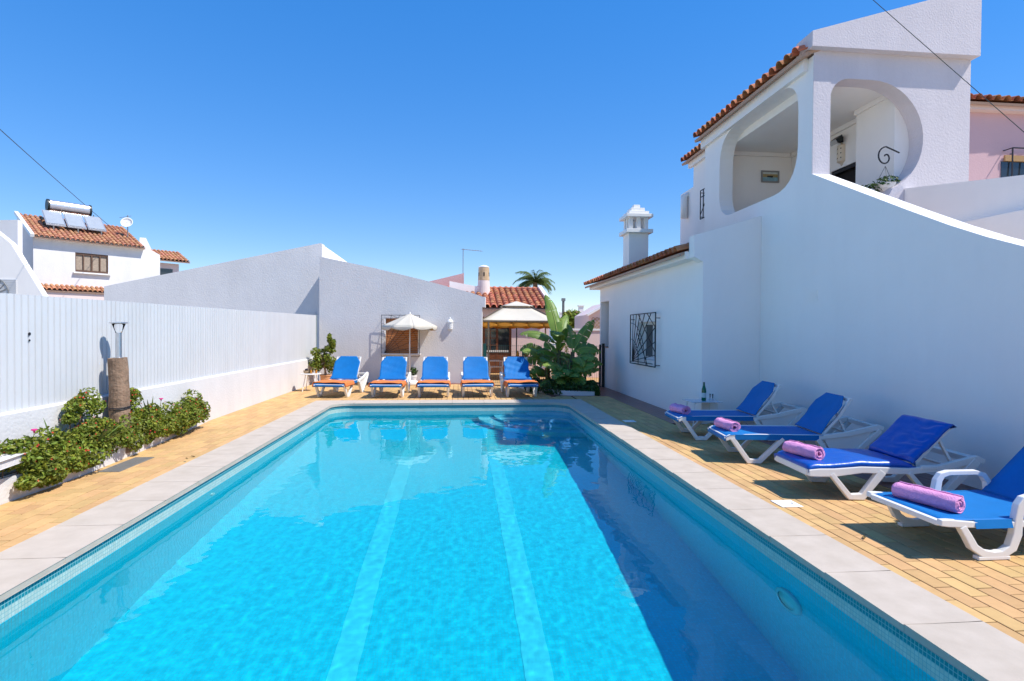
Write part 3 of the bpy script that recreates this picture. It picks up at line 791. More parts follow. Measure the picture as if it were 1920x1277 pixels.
so = [P(a, b, x=MX) for a, b in ((1348, 408), (1348, 250), (1497, 158), (1495, 352))]
yl = so[0].y; yr = so[3].y; zb1 = sum(p.z for p in (so[0], so[3])) / 2; zt1 = sum(p.z for p in (so[1], so[2])) / 2
side_open = [(MX, a, b) for a, b in rrect([(yl, zb1), (yl, zt1), (yr, zt1), (yr, zb1)], [.52, .62, .50, .66])]
bm = NB(); prism(bm, [(MX, yb, -.04), (MX, 9.25, -.04), (MX, TE, -.04), (MX, TE, ze), (MX, TF, ze), (MX, TF, S0.z)] + [tuple(p_) for p_ in SP[1:]], (.28, 0, 0), [side_open]); done('pool_wall', bm, WHITE, house)
bm = NB(); prism(bm, [(MX, -1.5, -.04), (MX, yb - .002, -.04), (MX, yb - .002, ze_), (MX, -1.5, ze_ - .9)], (.28, 0, 0)); done('stair_foot_wall', bm, WHITE, house)
# front face with D-shaped opening
fp = lambda px, py: P(px, py, y=TF)
fx1 = fp(1818, 250).x; ztop = fp(1530, 95).z
ox0, oz1 = fp(1556, 250).x, fp(1600, 148).z; oxr = fp(1731, 262).x; ozm = fp(1731, 262).z; ozb = fp(1640, 356).z
tlr = .30
hole = [(ox0, TF, ozb - .75), (ox0, TF, oz1 - tlr)]
for k in range(1, 8):
    a = math.pi - math.pi / 2 * k / 7; hole.append((ox0 + tlr + tlr * math.cos(a), TF, oz1 - tlr + tlr * math.sin(a)))
rz = (oz1 - (ozb - .05)) / 2; cz = oz1 - rz; rxx = min(rz, oxr - ox0 - tlr - .06); cxr = oxr - rxx; print('opening', ox0, oxr, oz1, ozb, fx1, ztop, rz, rxx)
for k in range(0, 19):
    a = math.pi / 2 - math.pi * .86 * k / 18; hole.append((cxr + rxx * math.cos(a), TF, cz + rz * math.sin(a)))
hole.append((cxr - rxx * .35, TF, ozb - .75))
bm = NB(); hole = [(x, y, max(z, 2.6) if k_ not in (0, len(hole) - 1) else 2.6) for k_, (x, y, z) in enumerate(hole)]
prism(bm, [(MX + .281, TF, 2.6)] + hole + [(fx1, TF, 2.6), (fx1, TF, ztop), (MX + .281, TF, ztop)], (0, .27, 0)); done('verandah_front', bm, TOWERW, house)
bm = NB(); box(bm, (MX + .006, TF - .006, S0.z - .02), (MX + .2805, TF - .0008, ztop)); done('corner_strip', bm, TOWERW, house)
# parapet gable above the front, slightly proud
pz0 = fp(1513, 66).z; slope_p = (fp(1760, 0).z - pz0) / (fp(1760, 0).x - fp(1513, 66).x)
bm = NB(); gx0 = MX - .10; prism(bm, [(gx0, TF - .13, ztop + .0), (fx1 + .03, TF - .13, ztop), (fx1 + .03, TF - .13, pz0 + slope_p * (fx1 - gx0)), (gx0, TF - .13, pz0)], (0, .40, 0)); done('gable_parapet', bm, TOWERW, house)
# verandah interior: floor, ceiling, inner walls
FZ = S0.z - .95
VI = min(7.05, fx1 - .35)
bm = NB(); box(bm, (MX + .2805, TF + .2705, FZ - .2), (fx1 - .05, TE - .001, FZ)); done('verandah_floor', bm, REDT, house)
bm = NB(); box(bm, (MX + .2805, TF + .2705, ze - .32), (fx1 - .05, TE - .001, ze - .12)); done('verandah_ceiling', bm, WHITE, house)
bm = NB(); box(bm, (MX + .2805, TE - .25, FZ + .001), (fx1 - .05, TE - .002, ze - .321)); done('verandah_end_wall', bm, WHITE, house)
bm = NB(); box(bm, (VI - .25, TF + .2705, FZ + .001), (VI + .3, 9.0, ze - .321)); done('verandah_inner_wall', bm, WHITE, house)
bm = NB(); dy0, dy1, dzt = 9.02, 10.0, P(1604, 303, x=VI).z
prism(bm, [(VI, 9.0, FZ + .001), (VI, dy0, FZ + .001), (VI, dy0, dzt), (VI, dy1, dzt), (VI, dy1, FZ + .001), (VI, TE - .251, FZ + .001), (VI, TE - .251, ze - .321), (VI, 9.0, ze - .321)], (.25, 0, 0)); done('door_wall', bm, WHITE, house)
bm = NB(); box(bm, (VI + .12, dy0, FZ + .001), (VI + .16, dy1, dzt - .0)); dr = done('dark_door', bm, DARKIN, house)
bm = NB(); box(bm, (VI + .02, dy0, dzt - .07), (VI + .119, dy1, dzt - .001)); box(bm, (VI + .02, dy1 - .07, FZ), (VI + .119, dy1 - .001, dzt - .071)); done('door_frame', bm, METALD, house)
for (a, b) in (((MX + .29, TE - .30, ze - .40), (fx1 - .1, TE - .2505, ze - .3215)), ((VI - .30, TF + .28, ze - .40), (VI - .2505, 9.0, ze - .3215)), ((VI - .05, 9.001, ze - .40), (VI - .0005, TE - .31, ze - .3215))):
    bm = NB(); box(bm, a, b); done('cornice', bm, WHITE, house)
# closing volume of the house behind
bm = NB(); box(bm, (min(VI + .301, fx1 - .1), TF + .2705, -.03), (fx1 - .02, 12.2, ze + .1)); done('rear_volume', bm, WHITE, house)
bm = NB(); box(bm, (MX + .2805, 9.3, -.03), (VI + .299, TE - .003, FZ - .201)); done('lower_volume', bm, WHITE, house)
# stairs and inner parapets
for k in range(16):
    zt2 = FZ - (k + 1) * .17; y1 = TF + .27 - k * .30
    if zt2 < .02: break
    bm = NB(); box(bm, (MX + .2805, y1 - .30, max(-.03, zt2 - .4)), (6.55, y1 - .001, zt2)); done('stair_step', bm, REDT, house)
a0, a1 = P(1640, 360, x=6.75), P(1920, 328, x=6.75); s_ = (a1.z - a0.z) / (a1.y - a0.y)
bm = NB(); prism(bm, [(6.75, TF - .005, -.03), (6.75, 2.6, -.03), (6.75, 2.6, a0.z + s_ * (2.6 - a0.y)), (6.75, TF - .005, a0.z + s_ * (TF - a0.y))], (.2, 0, 0)); done('landing_parapet', bm, WHITE, house)
b0, b1 = P(1790, 420, x=6.56), P(1920, 393, x=6.56); s_ = (b1.z - b0.z) / (b1.y - b0.y)
bm = NB(); prism(bm, [(6.56, TF - .006, -.03), (6.56, 2.6, -.03), (6.56, 2.6, b0.z + s_ * (2.6 - b0.y)), (6.56, b0.y, b0.z), (6.56, TF - .006, b0.z + s_ * (TF - b0.y))], (.189, 0, 0)); done('stair_parapet', bm, WHITE, house)


# ------------------------------------------------------------------ roof tiles
def tile_mesh(w=.21, l=.42, r=.078, th=.012, name='roof_tile'):
    """S-shaped clay tile: one roll and one pan; local x across, y up the slope, z out of the roof."""
    bm = NB(); prof = []
    for k in range(9):
        a = math.pi - math.pi * k / 8; prof.append((.085 + r * math.cos(a), r * math.sin(a)))
    prof += [(.185, -.012), (w + .006, -.006)]
    def row(y, sc_, up): return [bm.verts.new((x, y, z * sc_ + up)) for x, z in prof], [bm.verts.new((x, y, z * sc_ + up - th)) for x, z in prof]
    t0, b0_ = row(0, 1.06, .020); t1, b1_ = row(l, .94, 0)
    m = len(prof)
    for i in range(m - 1):
        bm.faces.new((t0[i], t0[i + 1], t1[i + 1], t1[i])); bm.faces.new((b0_[i], b1_[i], b1_[i + 1], b0_[i + 1])); bm.faces.new((t0[i], b0_[i], b0_[i + 1], t0[i + 1]))
    bm.faces.new((t0[0], t1[0], b1_[0], b0_[0])); bm.faces.new((t0[-1], b0_[-1], b1_[-1], t1[-1]))
    me = bpy.data.meshes.new(name); bm.to_mesh(me); bm.free(); return me


TILE = tile_mesh(); TILE.materials.append(TERRA)
TILEP = tile_mesh(); TILEP.materials.append(TERRAP)


def tile_roof(parent, origin, along, up, ncol, nrow, singles, me=TILE, step=.36, w=.21, seed=1, m=TERRA, base=True):
    """Tiles in rows from the eave; the first `singles` rows are single pieces, the rest one piece."""
    q = random.Random(seed); along = Vector(along).normalized(); up = Vector(up).normalized(); nz = along.cross(up)
    M = Matrix((along, up, nz)).transposed().to_4x4(); off = root_pos(parent); bmx = NB()
    for j in range(nrow):
        for i in range(ncol):
            T = Matrix.Translation(Vector(origin) + along * (i * w + q.gauss(0, .003)) + up * (j * step + q.gauss(0, .004)) + nz * (.03 + q.gauss(0, .002))) @ M @ Matrix.Rotation(q.gauss(0, .012), 4, 'Z')
            if j < singles:
                o = bpy.data.objects.new('roof_tile', me); COL.objects.link(o); o.parent = parent; o.matrix_local = Matrix.Translation(-off) @ T
            else:
                k0 = len(bmx.verts); bmx.from_mesh(me); bmx.verts.ensure_lookup_table()
                for v in bmx.verts[k0:]: v.co = T @ v.co
    if len(bmx.verts):
        o = done('roof_tile_field', bmx, m, parent, norm=False); o['kind'] = 'stuff'
    else: bmx.free()
    if base:
        o0 = Vector(origin) - nz * .02; b_ = NB(); W_, H_ = ncol * w, nrow * step
        prism(b_, [o0, o0 + along * W_, o0 + along * W_ + up * H_, o0 + up * H_], -nz * .05); done('roof_deck', b_, mat('roof_board', (.45, .30, .22), .9), parent)


# tall block roof: eave over the pool wall
up1 = Vector((1, 0, .38)).normalized()
ey0, ey1 = TF - .02, TE + .12
bm = NB(); box(bm, (MX - .07, ey0 + .15, ze - .18), (MX - .001, ey1 - .05, ze + .02)); done('eave_band', bm, WHITE, house)
nc = int((ey1 - ey0) / .21)
tile_roof(house, (MX - .20, ey1, ze + .03), (0, -1, 0), up1, nc, 6, 1, seed=2)
# recessed walls farther along, with lower eave
RX = MX + .62; r2 = P(1300, 360, x=RX); rze = P(1300, 303, x=RX).z
bm = NB(); box(bm, (RX, TE + .001, 2.5), (7.3, r2.y, rze)); done('recessed_wall', bm, WHITE, house)
tile_roof(house, (RX - .2, r2.y + .30, rze + .03), (0, -1, 0), up1, int((r2.y + .30 - TE) / .21), 4, 1, seed=4)
bm = NB(); box(bm, (RX - .08, TE + .002, rze - .14), (RX - .0005, r2.y + .15, rze)); done('eave_band', bm, WHITE, house)
r3 = P(1276, 400, x=RX + .1)
bm = NB(); zt3 = P(1276, 366, x=RX + .1).z; zt4 = P(1300, 350, x=RX + .1).z; prism(bm, [(RX + .1, r2.y + .001, 2.5), (RX + .1, r3.y, 2.5), (RX + .1, r3.y, zt3), (RX + .1, r2.y + .001, zt4)], (1.2, 0, 0)); done('low_end_wall', bm, WHITE, house)
pp = P(1283, 368, x=RX); pq = P(1285, 408, x=RX)
bm = NB(); tube(bm, [(RX + .11, pp.y, pp.z + .02), (RX, pp.y, pp.z), (RX, pp.y, pq.z)], .085, 12); done('vent_pipe', bm, CERAM, house, smooth=True)
gx2 = RX - .10; gA, gB = P(1313.5, 358, x=gx2), P(1313.5, 411, x=gx2)
bm = NB(); g1y = gA.y - 1.1
for z_ in (gA.z, gA.z - .16, gB.z): beam(bm, (gx2, g1y, z_), (gx2, gA.y, z_), .018, .018)
for k in range(8): beam(bm, (gx2, gA.y - k * .157, gB.z), (gx2, gA.y - k * .157, gA.z), .018, .018)
for z_ in (gA.z - .05, gB.z + .05): beam(bm, (gx2, gA.y, z_), (RX + .001, gA.y, z_), .016, .016)
beam(bm, (gx2, gA.y, gB.z + .1), (gx2, gA.y - .6, gA.z), .014, .014)
done('upper_window_grille', bm, METALD, house)

# wall vent on the pool wall
vp = P(1525, 553, x=MX); bm = NB()
for k in range(5): box(bm, (MX - .008, vp.y - .10, vp.z - .08 + k * .035), (MX - .0005, vp.y + .10, vp.z - .058 + k * .035))
done('wall_vent', bm, WHITE, house)

# ------------------------------------------------------------------ annex
annex = thing('annex', (AX + .5, 12.5, 0), 'single storey white annex with a tiled shed roof joined to the big house', 'annex')
AF, AN = P(1125, 600, x=AX).y, 9.25
za = 3.00; tr = .30                                   # wall top, roof pitch
wA, wB = P(1190, 589, x=AX), P(1237, 688, x=AX); wz1 = (wA.z + P(1237, 588, x=AX).z) / 2; wz0 = (wB.z + P(1190, 681, x=AX).z) / 2
dA, dB = P(1126, 567, x=AX), P(1141, 652, x=AX)
y_w1, y_w0 = wA.y - .28, wB.y + .28                    # opening smaller than the grille
hole_w = [(AX, y_w1, wz0 + .12), (AX, y_w1, wz1 - .18), (AX, y_w0, wz1 - .18), (AX, y_w0, wz0 + .12)]
niche = [(AX, dA.y - .04, dB.z), (AX, dA.y - .04, dA.z), (AX, dB.y, dA.z), (AX, dB.y, dB.z)]
bm = NB(); prism(bm, [(AX, AN, -.04), (AX, AF, -.04), (AX, AF, za), (AX, AN, za)], (.25, 0, 0), [hole_w, niche]); done('pool_side_wall', bm, WHITE, annex)
g_top = lambda x: za + .30 + (x - AX) * tr
bm = NB(); prism(bm, [(AX + .2505, AN, -.04), (MX - .001, AN, -.04), (MX - .001, AN, g_top(MX)), (AX - .16, AN, g_top(AX - .16)), (AX - .16, AN, za - .12), (AX - .002, AN, za - .2), (AX - .002, AN, za + .001), (AX + .2505, AN, za + .001)], (0, .22, 0)); done('end_wall', bm, WHITE, annex)
bm = NB(); box(bm, (AX + .2505, AF - .25, -.04), (8, AF - .001, za + .3)); done('far_wall', bm, WHITE, annex)
bm = NB(); box(bm, (AX - .22, AN + .2205, za - .13), (AX - .0005, AF + .45, za + .0)); box(bm, (AX - .0004, AF + .0005, za - .13), (AX + 2.0, AF + .45, za)); done('eave_soffit', bm, WHITE, annex)
up2 = Vector((1, 0, tr)).normalized()
tile_roof(annex, (AX - .34, AF + .62, za - .01), (0, -1, 0), up2, int((AF + .62 - AN - .23) / .21), 8, 1, seed=6)
# the niche's inside and red sill
bm = NB(); box(bm, (AX + .2505, dB.y - .05, dB.z - .1), (AX + .30, dA.y + .05, dA.z + .1)); done('niche_back', bm, WHITE, annex)
bm = NB(); box(bm, (AX - .02, dB.y + .0015, dB.z + .0005), (AX + .249, dA.y - .042, dB.z + .018)); done('niche_sill', bm, REDT, annex)
# window with frame, panes, grille
bm = NB(); fr2 = AX + .16
for (a, b) in (((fr2, y_w0 + .001, wz0 + .121), (fr2 + .05, y_w0 + .06, wz1 - .181)), ((fr2, y_w1 - .06, wz0 + .121), (fr2 + .05, y_w1 - .001, wz1 - .181)), ((fr2, y_w0 + .061, wz0 + .121), (fr2 + .05, y_w1 - .061, wz0 + .18)), ((fr2, y_w0 + .061, wz1 - .24), (fr2 + .05, y_w1 - .061, wz1 - .181)), ((fr2 + .002, (y_w0 + y_w1) / 2 - .035, wz0 + .181), (fr2 + .048, (y_w0 + y_w1) / 2 + .035, wz1 - .241))): box(bm, a, b)
wo = done('window_frame', bm, CERAM, annex)
for a, b in ((y_w0 + .062, (y_w0 + y_w1) / 2 - .036), ((y_w0 + y_w1) / 2 + .036, y_w1 - .062)):
    bm = NB(); box(bm, (fr2 + .02, a, wz0 + .182), (fr2 + .026, b, wz1 - .242)); done('pane', bm, WINGL, wo, world=True)
g = thing('annex_window_grille', (AX, (wA.y + wB.y) / 2, wz0), 'black iron sunburst window grille on the annex wall', 'grille')
gx_ = AX - .10
def ap(s, t): return Vector((gx_, wA.y + (wB.y - wA.y) * s, wz0 + (wz1 - wz0) * t))
bm = NB(); fr_ = [ap(0, 0), ap(1, 0), ap(1, 1), ap(0, 1), ap(0, 0)]
for a, b in zip(fr_, fr_[1:]): beam(bm, a, b, .02, .02)
for s_, t in ((0, .03), (1, .03), (0, .9), (1, .9)): beam(bm, ap(s_, t), ap(s_, t) + Vector((.1005, 0, 0)), .016, .016)
done('grille_frame', bm, METALD, g)
for k, (s_, t) in enumerate(((.12, 1), (.26, 1), (.41, 1), (.60, 1), (.84, 1), (1, .74), (1, .47), (1, .22), (.9, .05))):
    bm = NB(); beam(bm, ap(.09, .05), ap(s_, t), .014, .014); done('ray_bar', bm, METALD, g)
for (a, b) in (((.33, 1), (1, .26)), ((.68, 1), (1, .72)), ((.30, .62), (.72, .0)), ((.35, .0), (.35, .22)), ((.66, .0), (.66, .3))):
    bm = NB(); beam(bm, ap(*a), ap(*b), .013, .013); done('cross_bar', bm, METALD, g)
for rad in (.45, .78):
    bm = NB(); tube(bm, [ap(.02 + rad * .75 * math.sin(math.pi / 2 * k / 10), .05 + rad * math.cos(math.pi / 2 * k / 10)) for k in range(11)], .007, 5); done('arc_bar', bm, METALD, g)
bm = NB(); op = P(1156, 712, x=AX); box(bm, (AX - .008, op.y - .05, op.z - .09), (AX - .0005, op.y + .05, op.z + .06)); done('socket_plate', bm, CERAM, annex)

# stepped chimney on the annex roof
cl, cr = P(1167, 490, y=13.2), P(1203, 490, y=13.2)
cxm = (cl.x + cr.x) / 2 + .15; cyd = 13.4; hw = .24
chm = thing('stepped_chimney', (cxm, cyd, za + .3), 'white square chimney with a stepped pagoda cap on the annex roof', 'chimney')
zz = lambda py: P(1185, py, y=cyd).z
bm = NB(); box(bm, (cxm - hw, cyd - hw, za + .1), (cxm + hw, cyd + hw, zz(440))); done('shaft', bm, WHITE, chm)
def slab(w, a, b, nm='slab'):
    bm = NB(); box(bm, (cxm - w, cyd - w, a), (cxm + w, cyd + w, b)); done(nm, bm, CERAM, chm, bevel=.008)
slab(.33, zz(440) + .001, zz(433))
for i in range(3):
    for j in range(3):
        if i == 1 and j == 1: continue
        bm = NB(); x, y = cxm + (i - 1) * .19, cyd + (j - 1) * .19; box(bm, (x - .045, y - .045, zz(433) + .001), (x + .045, y + .045, zz(411))); done('vent_post', bm, WHITE, chm)
slab(.33, zz(411) + .001, zz(405)); slab(.25, zz(405) + .001, zz(399), 'cap_step'); slab(.17, zz(399) + .001, zz(392), 'cap_step'); slab(.08, zz(392) + .001, zz(385), 'cap_step')

# ------------------------------------------------------------------ things on the verandah
pw = TE - .255
c0, c1 = P(1427, 320, y=pw), P(1460, 343, y=pw)
pic = thing('framed_picture', (c0.x, pw, c1.z), 'small framed seaside picture on the verandah end wall', 'picture')
bm = NB(); 
for (a, b) in (((c0.x, c1.z), (c1.x, c1.z + .03)), ((c0.x, c0.z - .03), (c1.x, c0.z)), ((c0.x, c1.z + .031), (c0.x + .03, c0.z - .031)), ((c1.x - .03, c1.z + .031), (c1.x, c0.z - .031))): box(bm, (a[0], pw - .025, a[1]), (b[0], pw, b[1]))
done('frame', bm, GREYM, pic)
zz0, zz1 = c1.z + .031, c0.z - .031
for nm, a, b, m in (('picture_sky', .78, 1, mat('pic_sky', (.60, .66, .62), .5, .2, 30)), ('picture_shore', .42, .78, mat('pic_shore', (.20, .20, .07), .5, 0, 24, col2=(.55, .34, .16))), ('picture_sea', 0, .42, mat('pic_sea', (.25, .45, .52), .5, .4, 18))):
    bm = NB(); box(bm, (c0.x + .031, pw - .012, zz0 + (zz1 - zz0) * a + .0005), (c1.x - .031, pw - .001, zz0 + (zz1 - zz0) * b)); done(nm, bm, m, pic)
bm = NB(); q = (c0.x + c1.x) / 2; prism(bm, [(q - .06, pw - .013, zz0 + .08), (q + .05, pw - .013, zz0 + .07), (q + .07, pw - .013, zz0 + .11), (q - .08, pw - .013, zz0 + .11)], (0, -.003, 0)); done('picture_boat', bm, METALD, pic)
wx = VI
fl0 = P(1572, 262, x=wx - .08)
fld = thing('flood_light', (wx, fl0.y, fl0.z), 'small black flood light tilted outward on the verandah wall', 'lamp')
bm = NB(); box(bm, (wx - .06, fl0.y - .03, fl0.z - .05), (wx - .0005, fl0.y + .03, fl0.z + .05)); done('bracket', bm, METALD, fld)
bm = NB(); prism(bm, [(wx - .06, fl0.y - .11, fl0.z - .03), (wx - .16, fl0.y - .11, fl0.z - .10), (wx - .20, fl0.y - .11, fl0.z - .03), (wx - .09, fl0.y - .11, fl0.z + .06)], (0, .2, 0)); done('head', bm, BLACKP, fld)
bm = NB(); prism(bm, [(wx - .162, fl0.y - .10, fl0.z - .101), (wx - .203, fl0.y - .10, fl0.z - .03), (wx - .205, fl0.y - .10, fl0.z - .03), (wx - .164, fl0.y - .10, fl0.z - .103)], (0, .18, 0)); done('lens', bm, mat('lamp_grey_glass', (.45, .45, .44), .2), fld)
l0 = P(1579, 288, x=wx)
vl = thing('verandah_lantern', (wx, l0.y, l0.z - .2), 'cream pierced ceramic lantern beside the dark verandah door', 'lantern')
def hl(bm, prof):
    rings = [[bm.verts.new((wx - .001 - r_ * math.sin(math.pi * k / 10), l0.y + r_ * math.cos(math.pi * k / 10), z)) for k in range(11)] for r_, z in prof]
    for i in range(len(rings) - 1):
        for k in range(10): bm.faces.new((rings[i][k], rings[i][k + 1], rings[i + 1][k + 1], rings[i + 1][k]))
    bm.faces.new(rings[0]); bm.faces.new(rings[-1])
    for i in range(len(rings) - 1): bm.faces.new((rings[i][0], rings[i + 1][0], rings[i + 1][-1], rings[i][-1]))
bm = NB(); hl(bm, [(.02, l0.z - .22), (.03, l0.z - .19), (.085, l0.z - .15), (.085, l0.z + .14), (.03, l0.z + .16), (.015, l0.z + .20)]); done('lantern_body', bm, mat('cream_ceramic', (.70, .60, .46), .4), vl)
for k in range(9):
    a = math.radians(40 + 45 * (k % 3)); z_ = l0.z - .09 + .085 * (k // 3); d = Vector((-math.sin(a), math.cos(a), 0)); c = Vector((wx - .001, l0.y, z_))
    bm = NB(); tube(bm, [c + d * .083, c + d * .0875], .011, 8); done('pierced_hole', bm, DARKIN, vl)
hx = VI - .25
hb = P(1658, 292, x=hx - .22)
hk = thing('scroll_bracket', (hx, hb.y, hb.z), 'black iron scroll bracket on the verandah wall', 'bracket')
bm = NB(); pts = [Vector((hx, hb.y - .04, hb.z + .04))]
c = Vector((hx - .2, hb.y, hb.z))
for k in range(26):
    t = k / 25; a = 1.5 + t * 7.2; rr_ = .14 * (1 - t) + .02
    pts.append(c + Vector((rr_ * math.cos(a) * .9, 0, -.02 + rr_ * math.sin(a))))
tube(bm, pts, .011, 6); done('scroll', bm, METALD, hk)
hp = thing('hanging_plant', (c.x, c.y, c.z - .55), 'leafy green plant in a hanging bowl under the scroll bracket', 'plant')
bm = NB(); lathe(bm, [(.05, 0), (.12, .05), (.15, .12), (.14, .12), (.02, .04)], (c.x, c.y, c.z - .56), 16); done('bowl', bm, CERAM, hp)
bm = NB()
for a in (0, 2.1, 4.2): tube(bm, [c + Vector((0, 0, -.16)), c + Vector((.14 * math.cos(a), .14 * math.sin(a), -.44))], .003, 5)
done('hanger_wires', bm, METALD, hp)
leaf_mesh('foliage', [((c.x, c.y, c.z - .42), (.19, .19, .10)), ((c.x - .2, c.y + .05, c.z - .52), (.20, .14, .08)), ((c.x - .36, c.y + .08, c.z - .60), (.12, .10, .06))], 330, .036, LEAF2, hp, rs)

# ------------------------------------------------------------------ rose house behind the landing
YR = 10.6
rp0 = P(1812, 210, y=YR); rosec = thing('rose_house', (rp0.x + 2, YR, 0), 'rose pink house with a tiled eave behind the landing wall', 'house')
zr = rp0.z
bm = NB(); xw0 = fx1 + .02
prism(bm, [(xw0, YR, -.03), (16, YR, -.03), (16, YR, zr), (xw0, YR, zr)], (0, 5, 0)); done('wall', bm, ROSEW, rosec)
bm = NB(); box(bm, (xw0, YR - .16, zr + .001), (16, YR + .3, zr + .10)); done('eave_soffit', bm, PINKW, rosec)
tile_roof(rosec, (xw0, YR - .26, zr + .13), (1, 0, 0), Vector((0, 1, .33)), 28, 8, 1, seed=9)
gp0 = P(1900, 190, y=14); bm = NB(); prism(bm, [(gp0.x, 14, zr), (gp0.x + 5, 14, zr), (gp0.x + 5, 14, gp0.z + 1.4), (gp0.x, 14, gp0.z)], (0, .3, 0)); done('gable', bm, ROSEW, rosec)
k0, k1 = P(1881, 283, y=YR), P(1950, 330, y=YR)
bm = NB(); box(bm, (k0.x - .05, YR - .012, k1.z - .6), (k1.x, YR - .001, k0.z - .22)); done('window_glass', bm, WINGL, rosec)
bm = NB(); box(bm, (k0.x, YR - .05, k0.z - .22), (k1.x, YR - .013, k0.z - .10)); done('shutter_box', bm, mat('tan_wood', (.45, .27, .12), .6), rosec)
bm = NB(); yg = YR - .2
for z_ in (k0.z, k0.z - .95): beam(bm, (k0.x, yg, z_), (k1.x, yg, z_), .022, .022)
for k in range(6): beam(bm, (k0.x + k * .26, yg, k0.z - .95), (k0.x + k * .26 + (.08 if k else 0), yg, k0.z), .02, .02)
beam(bm, (k0.x + .1, yg, k0.z - .85), (k0.x + 1.1, yg, k0.z - .35), .016, .016); beam(bm, (k0.x - .06, yg, k0.z - .13), (k0.x, yg, k0.z - .13), .016, .016); beam(bm, (k0.x, yg, k0.z), (k0.x, YR, k0.z), .016, .016)
done('window_bars', bm, METALD, rosec)

# ================================================================== SUN LOUNGERS
def frame_sides(parent, lists, m=PLASTIC, vin=.285, vout=.325):
    for kk, (nm, pts, w) in enumerate(lists):
        for sgn in (-1, 1):
            bm = NB(); a, b = sorted((sgn * (vin - .003 * kk), sgn * (vout + .003 * kk))); ribbon(bm, pts, w, a, b); done(nm, bm, m, parent, world=False, bevel=.007)


def bars(parent, lst, m=PLASTIC):
    for nm, u, z, w, h, half in lst:
        bm = NB(); box(bm, (u - w / 2, -half, z - h / 2), (u + w / 2, half, z + h / 2)); done(nm, bm, m, parent, world=False, bevel=.006)


def sling_lounger(label, group, back_top=(1.42, .89), creased=0., seed=0, LEN=1.9, hinge=1.03):
    t = thing('sun_lounger', (0, 0, 0), label, 'sun lounger', group); q = random.Random(seed)
    Lr = LEN
    frame_sides(t, [('side_rail', [(.0, .285), (.05, .312), (.4, .325), (Lr - .72, .325), (Lr - .4, .37), (Lr - .06, .455), (Lr, .44)], [.045, .055, .055, .055, .06, .065, .05]),
                    ('front_leg', [(.08, .30), (.275, .028), (.405, .028), (.68, .305)], .054),
                    ('rear_leg', [(Lr - .76, .305), (Lr - .56, .028), (Lr - .44, .028), (Lr - .04, .42)], .058)])
    for sgn in (-1, 1):
        bm = NB(); prism(bm, [(Lr - .68, sgn * .30, .30), (Lr - .42, sgn * .30, .355), (Lr - .10, sgn * .30, .42), (Lr - .44, sgn * .30, .07), (Lr - .54, sgn * .30, .06)], (0, .008 * sgn, 0)); done('side_panel', bm, PLASTIC, t, world=False)
    bars(t, [('foot_bar', .025, .30, .05, .045, .284), ('rear_bar', Lr - .04, .44, .06, .05, .284), ('cross_bar', hinge + .03, .315, .05, .03, .284), ('rack_bar', Lr - .38, .378, .04, .02, .284)])
    tx, tz = back_top; hx_, hz = hinge, .345; d = Vector((tx - hx_, tz - hz)).normalized(); nn = Vector((-d.y, d.x))
    for sgn in (-1, 1):
        bm = NB(); a, b = sorted((sgn * .250, sgn * .283)); ribbon(bm, [(hx_, hz), ((hx_ + tx) / 2 + .02, (hz + tz) / 2 - .012), (tx, tz)], .035, a, b); done('back_rail', bm, PLASTIC, t, world=False, bevel=.006)
        bm = NB(); mx_ = Vector((hx_, hz)).lerp(Vector((tx, tz)), .62); beam(bm, (mx_.x, sgn * .2, mx_.y - .02), (Lr - .38, sgn * .2, .378), .022, .022); done('prop', bm, PLASTIC, t, world=False)
    bm = NB(); box(bm, (tx - .022, -.283, tz - .03), (tx + .018, .283, tz + .012)); done('back_top_bar', bm, PLASTIC, t, world=False, bevel=.01)
    ph = [q.uniform(0, 6) for _ in range(6)]
    sp = [(-.006, .262), (-.012, .30), (.02, .334), (.10, .346), (.55, .347), (hx_ - .01, .350)]
    for sgn in (-1, 1):
        bm = NB(); a, b = sorted((sgn * .3255, sgn * .3272)); ribbon(bm, [(.11, .314), (.4, .318), (hx_ - .06, .319)], [.062, .066, .06], a, b); done('sling_wrap', bm, BLUE, t, world=False)
    def seat(s, v):
        p = lerp([(a, b, 0) for a, b in sp], s); w = .3275; y = (v - .5) * 2 * w
        return (p.x, y, p.y - .012 * (1 - (2 * v - 1) ** 2) * math.sin(math.pi * min(1, max(0, (s - .1) / .9))) + creased * .3 * math.sin(7 * v + ph[0]) * s)
    bm = NB(); sheet(bm, seat, 22, 12, .005); done('seat_sling', bm, BLUE, t, smooth=True, world=False)
    def backf(s, v):
        w = .292 if s < .76 else .292 - (s - .76) / .24 * .105
        if s < .12: w = .3265 - .0345 * s / .12
        y = (v - .5) * 2 * w * (1 + creased * 1.5 * math.sin(17 * s + ph[5])); b = Vector((hx_ - .012, hz + .008)).lerp(Vector((tx, tz)) + nn * .02, s)
        sag = -.022 * math.sin(math.pi * s) * (1 - (2 * v - 1) ** 2) + .005 * math.sin(9 * s + 4 * v + ph[1]) * math.sin(math.pi * s)
        sag += creased * (math.sin(11 * s + 5 * v + ph[2]) * .5 + math.sin(23 * s - 7 * v + ph[3]) * .3 + math.sin(31 * v + 9 * s + ph[4]) * .2) * math.sin(math.pi * s)
        b = b + nn * (.026 + sag); return (b.x, y, b.y)
    bm = NB(); sheet(bm, backf, 30, 18, .005); done('back_sling', bm, BLUE, t, smooth=True, world=False)
    return t


def place(o, c, uaxis, uf):
    """Put a lounger so that the point u=uf on its axis stands over c."""
    a = math.atan2(uaxis[1], uaxis[0]); u = Vector((math.cos(a), math.sin(a), 0)); o.location = Vector((c[0], c[1], .0025)) - u * uf; o.rotation_euler = (0, 0, a)


